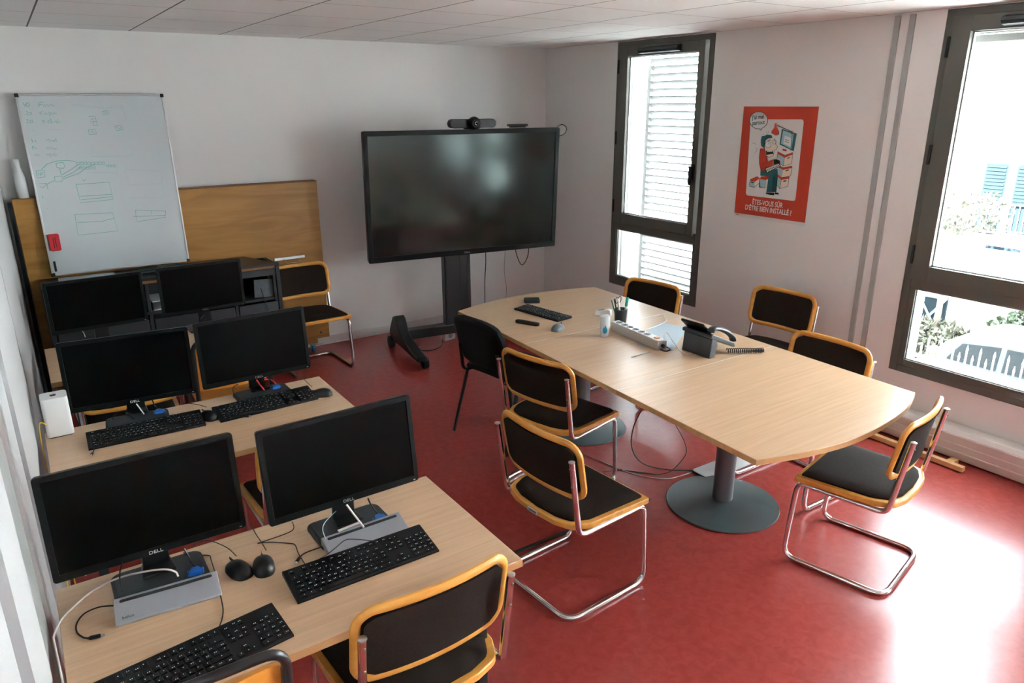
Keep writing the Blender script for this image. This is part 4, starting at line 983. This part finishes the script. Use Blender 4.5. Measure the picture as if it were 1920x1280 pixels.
art('box_sides', 'ltblue', [[(508, 530), (572, 560), (562, 642), (502, 600)], [(518, 645), (560, 675), (545, 755), (508, 720)], [(510, 745), (545, 770), (530, 858), (500, 820)], [(250, 790), (298, 790), (294, 845), (246, 835)], [(345, 765), (400, 775), (396, 852), (340, 842)]])
art('box_fronts', 'skin', [[(572, 560), (645, 530), (636, 620), (562, 642)], [(560, 675), (640, 655), (628, 735), (545, 755)], [(545, 770), (612, 760), (604, 836), (530, 858)], [(298, 785), (345, 755), (342, 805), (294, 845)]])
art('box_lids', 'red', [[(508, 505), (575, 540), (648, 512), (645, 535), (574, 565), (508, 530)], [(535, 645), (562, 655), (640, 640), (638, 660), (560, 680), (520, 655)], [(512, 720), (545, 750), (616, 740), (614, 762), (545, 775), (508, 745)], [(255, 768), (320, 740), (345, 760), (300, 792), (252, 790)], [(355, 745), (432, 735), (432, 765), (400, 775), (345, 768)], [(555, 480), (590, 490), (588, 506), (553, 498)]])
art('lamp_shade', 'red', [[(482, 248), (496, 248), (500, 290), (520, 325), (520, 345), (490, 355), (450, 340), (452, 318), (475, 288)], [(630, 320), (648, 325), (640, 350), (628, 345)]])
art('trousers', 'teal', [[(352, 680), (420, 690), (510, 668), (512, 740), (500, 892), (408, 892), (428, 740), (350, 735)]])
art('jumper', 'red', [[(345, 480), (385, 478), (412, 560), (420, 600), (470, 580), (480, 620), (420, 655), (410, 690), (352, 682), (338, 620), (336, 560)]])
art('face', 'skin', [[(388, 400), (430, 372), (480, 385), (492, 440), (508, 462), (500, 488), (482, 490), (470, 545), (430, 560), (398, 545), (386, 480)], ell(500, 605, 34, 34), [(470, 575), (540, 590), (520, 640), (480, 640)]])
art('hair', 'teal', [[(352, 400), (360, 365), (385, 362), (410, 350), (450, 355), (462, 380), (420, 388), (398, 405), (392, 440), (386, 478), (356, 455), (352, 425)]])
art('shoes', 'inkblk', [[(405, 895), (480, 897), (482, 922), (440, 918), (404, 908)], [(486, 893), (520, 898), (522, 915), (486, 912)], [(400, 500), (466, 498), (472, 528), (405, 540)], [(596, 568), (622, 556), (622, 564), (598, 576)], [(582, 684), (610, 674), (610, 684), (584, 694)], [(562, 784), (590, 776), (590, 786), (564, 794)], [(264, 795), (286, 797), (286, 806), (264, 804)]])
art('eye_outline', 'inkblk', [ell(421, 444, 29, 31), ell(479, 418, 19, 22), [(390, 665), (525, 612), (540, 645), (408, 712)]])
art('eyes', 'paper', [ell(421, 444, 26, 28), ell(479, 418, 16, 19), [(396, 668), (522, 618), (535, 643), (411, 706)], [(410, 500), (460, 498), (462, 508), (412, 511)]])
art('outline_strokes', 'inkblk', ln([(386, 400), (388, 480), (400, 545), (430, 562), (470, 547), (482, 492), (500, 489), (509, 462), (493, 440), (480, 385)], 3)+ln([(562, 642), (636, 620), (645, 530)], 3)+ln([(545, 755), (628, 735), (640, 655)], 3)+ln([(530, 858), (604, 836), (612, 760)], 3)+ln([(508, 530), (502, 600), (562, 642), (572, 560)], 3)+ln([(510, 745), (500, 820), (530, 858), (545, 770)], 3)+ln([(345, 755), (342, 805), (294, 845), (246, 835), (250, 790)], 3)+ln([(400, 775), (396, 852), (340, 842), (345, 765)], 3)+ln([(396, 668), (522, 618), (535, 643), (411, 706), (396, 668)], 3))
art('fine_lines', 'inkblk', ln([(505, 268), (640, 325)], 6)+ln([(640, 350), (628, 500)], 4)+ln([(425, 432), (424, 437)], 5)+ln([(474, 412), (474, 416)], 5)+ln([(415, 405), (445, 400)], 6)+ln([(408, 560), (412, 600), (368, 628)], 3)+ln([(474, 740), (466, 890)], 3)+sum([ln([(400+k*14, 672-k*5), (414+k*14, 702-k*6)], 3) for k in range(9)], [])+ln([(400, 688), (532, 634)], 3)+ln([(578, 395), (612, 408)], 4)+ln([(574, 412), (610, 426)], 4)+ln([(405, 325), (410, 340)], 3)+ln([(425, 320), (425, 336)], 3)+ln([(370, 345), (380, 352)], 3)+ln([(298, 470), (318, 478), (312, 505), (290, 520)], 2)+ln([(265, 425), (310, 440)], 2))
def ptext(s, size, cx, cy, m, sx, rot=0, fat=.0006):
    layer[0] += 1; t = text_mesh(s, size, 'poster_lettering', m, po, .0002, sx, fat=fat); cxy = PQ(cx, cy)
    for v in t.data.vertices:
        x, y = v.co.x, v.co.y; x, y = x*math.cos(rot)-y*math.sin(rot), x*math.sin(rot)+y*math.cos(rot)
        v.co = Vector((-.0016-.00018*layer[0]-v.co.z*.3, cxy[0]-x, cxy[1]+y))
ptext('J\u2019ai mal', .040, 322, 192, 'teal', .88, .10)
ptext('partout', .040, 326, 242, 'teal', .88, .10)
ptext('\u00caTES-VOUS S\u00dbR', .050, 418, 1005, 'paper', .74, 0, .0010)
ptext('D\u2019\u00caTRE BIEN INSTALL\u00c9 ?', .050, 422, 1068, 'paper', .74, 0, .0010)
t = text_mesh('INRS', .014, 'poster_lettering', 'inkblk', po, .0002, 1)
for v in t.data.vertices: v.co = Vector((-.0014-v.co.z*.3, -.028-v.co.x, -.763+v.co.y))

# ================================================================ FLOOR: CABLES AND CABLE COVERS
fb = thing('floor_cable_cover', (0, 0, 0), 0, 'light grey floor trunking under the conference table beside the near pedestal', 'cable cover')
MB().prism([(-3.44, 0), (-3.455, .006), (-3.475, .016), (-3.555, .016), (-3.575, .006), (-3.59, 0)], -1.49, -.14, axis=0).build('cover', 'covergrey', fb, bevel=.001)
MB().box(-1.493, -1.488, -3.565, -3.465, .002, .014).build('open_end', 'inkblk', fb)
tag(MB().prism([(-.014, 0), (-.008, .005), (.008, .005), (.014, 0)], -2.79, -1.90, axis=0).build('cable_strip', 'inkblk', loc=(0, -3.54, 0)), 'narrow black cable strip on the floor between the front desk and the table pedestal', 'cable strip')
zf = .005
def fc(pts, r, m, label, name='floor_cable'): return cable(A3(pts), r, m, name, label, 'cable')
fc([(1203, 768, .40), (1188, 800, .28), (1184, 835, .15), (1197, 862, .05), (1222, 875, zf+.004), (1262, 881, zf+.004), (1300, 881, .008)], .0035, 'inkblk', 'thick black cable hanging from the conference table down to the floor trunking')
fc([(1266, 795, .45), (1282, 825, .30), (1287, 848, .18), (1272, 870, .07), (1250, 886, .02), (1215, 888, .008), (1165, 880, .005), (1120, 862, .005), (1085, 848, .005)], .0020, 'inkblk', 'thin dark cable looping down from the table and across the floor')
fc([(1085, 848, .004), (1130, 866, .004), (1170, 882, .004), (1210, 893, .004), (1250, 897, .004), (1275, 892, .004), (1300, 884, .006)], .0024, 'cabwhite', 'pale thin cable on the floor leading into the trunking')
fc([(1130, 884, .004), (1165, 881, .004), (1200, 885, .004), (1235, 889, .004)], .0024, 'inkblk', 'short dark cable on the floor behind the near left chair')

# ================================================================ OUTSIDE
def onx(px, py, X):
    d = _f + _r*((px-960)/FPX) - _u*((py-640)/FPX); return Vector((CX, CY, CZ)) + d*((X-CX)/d.x)
GZ = -2.85
struct(MB().box(.3, 26, -24, 34, GZ-.2, GZ).build('ground', 'pavement', smooth=False))
struct(MB().box(.3, 5.2, -24, 34, GZ, GZ+.01).build('bounce_bed', 'bounce', smooth=False))  # added reflector below the sills, out of view: bounces daylight onto the ceiling
struct(MB().box(6.3, 9.8, -24, 34, GZ, GZ+.004).build('street', 'stone', smooth=False))
XF = 12.0
hs_ = thing('house_across', (0, 0, 0), 0, 'pale rendered house across the street seen through the right window', 'house')
MB().box(XF, XF+8, -16, 24, GZ, 6.6).build('facade', 'render', hs_, smooth=False)
MB().prism([(XF-.5, 6.6), (XF+4, 9.6), (XF+8.5, 6.6)], -16.3, 24.3, axis=1).build('roof', 'slate', hs_, smooth=False)
p = onx(1850, 268, XF); MB().box(XF-.05, XF, -16, 24, p.z-.012, p.z+.012).build('string_course', 'trim', hs_).data.materials[0] = mat('facade_line', (.03, .03, .03), .9, spec=.05)
p = onx(1850, 436, XF); MB().box(XF-.07, XF, -16, 24, p.z-.01, p.z+.01).build('plinth_course', 'trim', hs_).data.materials[0] = bpy.data.materials['facade_line']
p = onx(1822, 170, XF); MB().tube([(XF-.06, p.y, 6.5), (XF-.06, p.y, GZ)], .05, 10).build('downpipe', 'duct', hs_)
a_, b_ = onx(1853, 305, XF), onx(1845, 430, XF)
WZ1, WZ0 = a_.z, b_.z
def fwin(y0, wleaf=.42):
    wn = MB().box(XF-.04, XF, y0-2*wleaf-.25, y0+.08, WZ0-.10, WZ1+.08).build('window_surround', 'shutter', hs_, bevel=.01)
    for k in range(2):
        ya = y0-k*(wleaf+.16)
        MB().box(XF-.055, XF-.042, ya-wleaf, ya, WZ0, WZ1).build('pane', 'slate', wn)
        b = MB(); z = WZ0+.62
        while z < WZ1-.02: b.box(XF-.075, XF-.056, ya-wleaf+.03, ya-.03, z, z+.03); z += .07
        b.build('blind', 'gategrey', wn)
        b = MB()
        for j in range(5): yy = ya-.02-j*(wleaf-.04)/4; b.box(XF-.13, XF-.11, yy-.005, yy+.005, WZ0, WZ0+.55)
        b.box(XF-.135, XF-.105, ya-wleaf, ya, WZ0+.55, WZ0+.57).box(XF-.135, XF-.105, ya-wleaf, ya, WZ0+.03, WZ0+.045).build('guard_rail', 'ironwhite', wn)
    return wn
fwin(a_.y); fwin(a_.y+4.2); fwin(a_.y-4.6)
p = onx(1858, 463, XF); MB().box(XF-.02, XF, p.y-.55, p.y+.1, p.z-.03, p.z+.03).build('wall_vent', 'slate', hs_)
# roller blind box seen at the head of the right window
rb = thing('roller_blind', (.20, -3.72, 0), 0, 'pale slatted roller blind rolled up at the head of the right window', 'blind')
for k in range(3): MB().box(-.012, .012, -1.03, -.01, 2.325+k*.047, 2.368+k*.047).build('slat', 'shutter', rb, bevel=.006)
# gate, hedge, shrubs, tree
g0, g1 = onx(1724, 548, 11.2), onx(1778, 560, 11.2)
gt = thing('garden_gate', (11.2, g0.y, GZ), 0, 'blue-grey boarded gate with crossed braces across the street', 'gate')
gw, gh = abs(g0.y-g1.y), g0.z-GZ
MB().box(-.03, .03, -gw, 0, .08, gh).build('panel', 'gategrey', gt, smooth=False)
b = MB()
for p0_, p1_ in (((-gw, .1), (0, gh)), ((-gw, gh), (0, .1)), ((-gw, gh-.02), (0, gh-.02)), ((-gw, .12), (0, .12))): b.tube([(-.05, p0_[0], p0_[1]), (-.05, p1_[0], p1_[1])], .022, 6)
b.build('brace', 'ltblue', gt)
def bush(name, c, rad, n, m, label, size=.07, cat='shrub', group=None):
    mb = MB(); rnd = random.Random(len(label)+n)
    for _ in range(n):
        d = Vector((rnd.gauss(0, 1), rnd.gauss(0, 1), rnd.gauss(0, 1))).normalized()*rnd.uniform(.55, 1)
        p = Vector(c)+Vector((d.x*rad[0], d.y*rad[1], d.z*rad[2])); s = size*rnd.uniform(.6, 1.2)
        E = Euler((rnd.uniform(0, 6), rnd.uniform(0, 6), rnd.uniform(0, 6))).to_matrix()
        mb.add([p+E @ Vector(v)*s for v in ((-1, 0, 0), (0, -.5, .1), (1, 0, 0), (0, .5, .1))], [(0, 1, 2, 3)])
    return tag(mb.build(name, m, smooth=False), label, cat, group)
hp = onx(1905, 600, 10.4)
tag(bush('hedge', (10.4, hp.y-1.0, (hp.z+.3+GZ)/2), (.6, 1.5, (hp.z+.45-GZ)/2), 2600, 'leaf', 'dense green hedge across the street behind the car', .09), None, 'hedge')
hp = onx(1748, 608, 9.9)
bush('shrub', (10.0, hp.y-.1, (hp.z+.1+GZ)/2), (.5, .9, (hp.z+.15-GZ)/2), 1500, 'leafpale', 'pale flowering shrub below the blue-grey gate', .07)
tc_ = onx(1795, 395, 10.2)
tr = thing('street_tree', (10.2, tc_.y, GZ), 0, 'thin pale-leaved tree in front of the house across the street', 'tree')
MB().tube([(0, 0, 0), (.05, .03, 1.6), (0, 0, tc_.z-GZ-.2)], [.07, .055, .03], 8).build('trunk', 'bark', tr)
cr = bush('crown', (0, 0, tc_.z-GZ), (.75, .95, .48), 620, 'leafpale', 'x', .075); cr.parent = tr
for k in ('label', 'category', 'kind'):
    if k in cr: del cr[k]
# the iron fence of our own garden with a low planting
XFE = 5.5; fz = onx(1850, 660, XFE).z; fr_ = thing('iron_fence', (XFE, 0, GZ), 0, 'white spiked iron fence along the street below the window', 'fence')
ya = onx(1735, 660, XFE).y+.8; n_ = 48
for k in range(n_):
    yy = ya-k*.082; hh = fz-GZ-(.12 if k % 2 else 0)
    MB().box(-.008, .008, yy-.008, yy+.008, 0, hh-.05).lathe([(.010, hh-.05), (.014, hh-.035), (.002, hh+.03)], 6, (0, yy, 0)).build('picket', 'ironwhite', fr_)
MB().box(-.016, .016, ya-n_*.082, ya+.1, fz-GZ-.30, fz-GZ-.26).box(-.016, .016, ya-n_*.082, ya+.1, .25, .29).build('rail', 'ironwhite', fr_)
bush('planting', (XFE-.35, ya-1.9, (fz-.48+GZ)/2), (.28, 2.2, (fz-.42-GZ)/2), 2600, 'leafpale', 'pale leafy planting along the foot of the iron fence', .06)
tag(MB().lathe([(.05, 0), (.06, .05), (.045, .10), (.01, .12)], 10).build('red_flower', 'redcab', loc=tuple(onx(1749, 663, XFE-.4))), 'small red flower above the planting by the fence', 'flower')
# parked car
c0 = onx(1752, 660, 7.7); car = thing('parked_car', (8.0, c0.y-1.95, GZ), 0, 'silver hatchback parked on the street, roof and side windows visible', 'car')
prof_ = [(2.0, .35), (2.02, .62), (1.95, .85), (1.55, 1.0), (1.25, 1.30), (.95, 1.42), (.2, 1.47), (-.5, 1.42), (-1.15, 1.0), (-1.85, .86), (-2.0, .6), (-2.0, .35), (-1.65, .3), (1.65, .3)]
bd = [(2.0, .35), (2.03, .62), (1.98, .92), (1.7, .99), (-1.15, .98), (-1.85, .86), (-2.02, .6), (-2.0, .35), (-1.6, .25), (1.6, .25)]
MB().prism(bd, -.82, .82, axis=0).build('body', 'carpaint', car, bevel=.06, seg=3)
cabp = [(1.86, .97), (1.62, 1.28), (1.30, 1.41), (.3, 1.47), (-.45, 1.42), (-1.10, .97)]
def inset(pts, s, c=(.25, 1.15)): return [((x-c[0])*s+c[0], (z-c[1])*s+c[1]) for x, z in pts]
m_ = MB(); n = len(cabp); vs = []
for X_, ins in ((-.78, 1), (-.62, .0), (.62, .0), (.78, 1)): pass
vs = []
for xs, tp in ((-1, 0), (1, 0)):
    vs += [(xs*(.80-(z-.97)/.49*.16), y, z) for y, z in cabp]
m_.add(vs, [tuple(range(n)), tuple(range(n, 2*n))[::-1]]+[(i, (i+1) % n, n+(i+1) % n, n+i) for i in range(n)])
m_.build('cabin', 'carpaint', car, bevel=.03, seg=2)
for xs in (-1, 1):
    for q in ([(1.55, 1.03), (1.38, 1.30), (.85, 1.37), (.83, 1.03)], [(.75, 1.03), (.77, 1.37), (.0, 1.39), (-.02, 1.03)], [(-.10, 1.03), (-.08, 1.38), (-.42, 1.35), (-.85, 1.03)]):
        MB().add([(xs*(.806-(z-.97)/.49*.16), y, z) for y, z in q]+[(xs*(.79-(z-.97)/.49*.16), y, z) for y, z in q], [(0, 1, 2, 3), (7, 6, 5, 4), (0, 4, 5, 1), (1, 5, 6, 2), (2, 6, 7, 3), (3, 7, 4, 0)]).build('side_window', 'carglass', car, smooth=False)
    for yy in (1.25, -1.25):
        MB().lathe([(.20, -.10), (.31, -.09), (.32, 0), (.31, .09), (.20, .10)], 24, (xs*.76, yy, .32), R=Matrix.Rotation(PI/2, 3, 'Y')).build('wheel', 'tyre', car)
MB().add([(x*s_, y, z) for x, y, z in ((.68, -1.06, 1.02), (.56, -.47, 1.43)) for s_ in (-1, 1)]+[(x*s_, y-.02, z+.004) for x, y, z in ((.68, -1.06, 1.02), (.56, -.47, 1.43)) for s_ in (-1, 1)], [(0, 1, 3, 2), (4, 6, 7, 5), (0, 4, 5, 1), (2, 3, 7, 6), (0, 2, 6, 4), (1, 5, 7, 3)]).build('windscreen', 'carglass', car, smooth=False)
MB().tube([(.1, .85, 1.42), (.1, 1.15, 1.85)], .006, 6).build('aerial', 'inkblk', car)
bpy.context.view_layer.update()
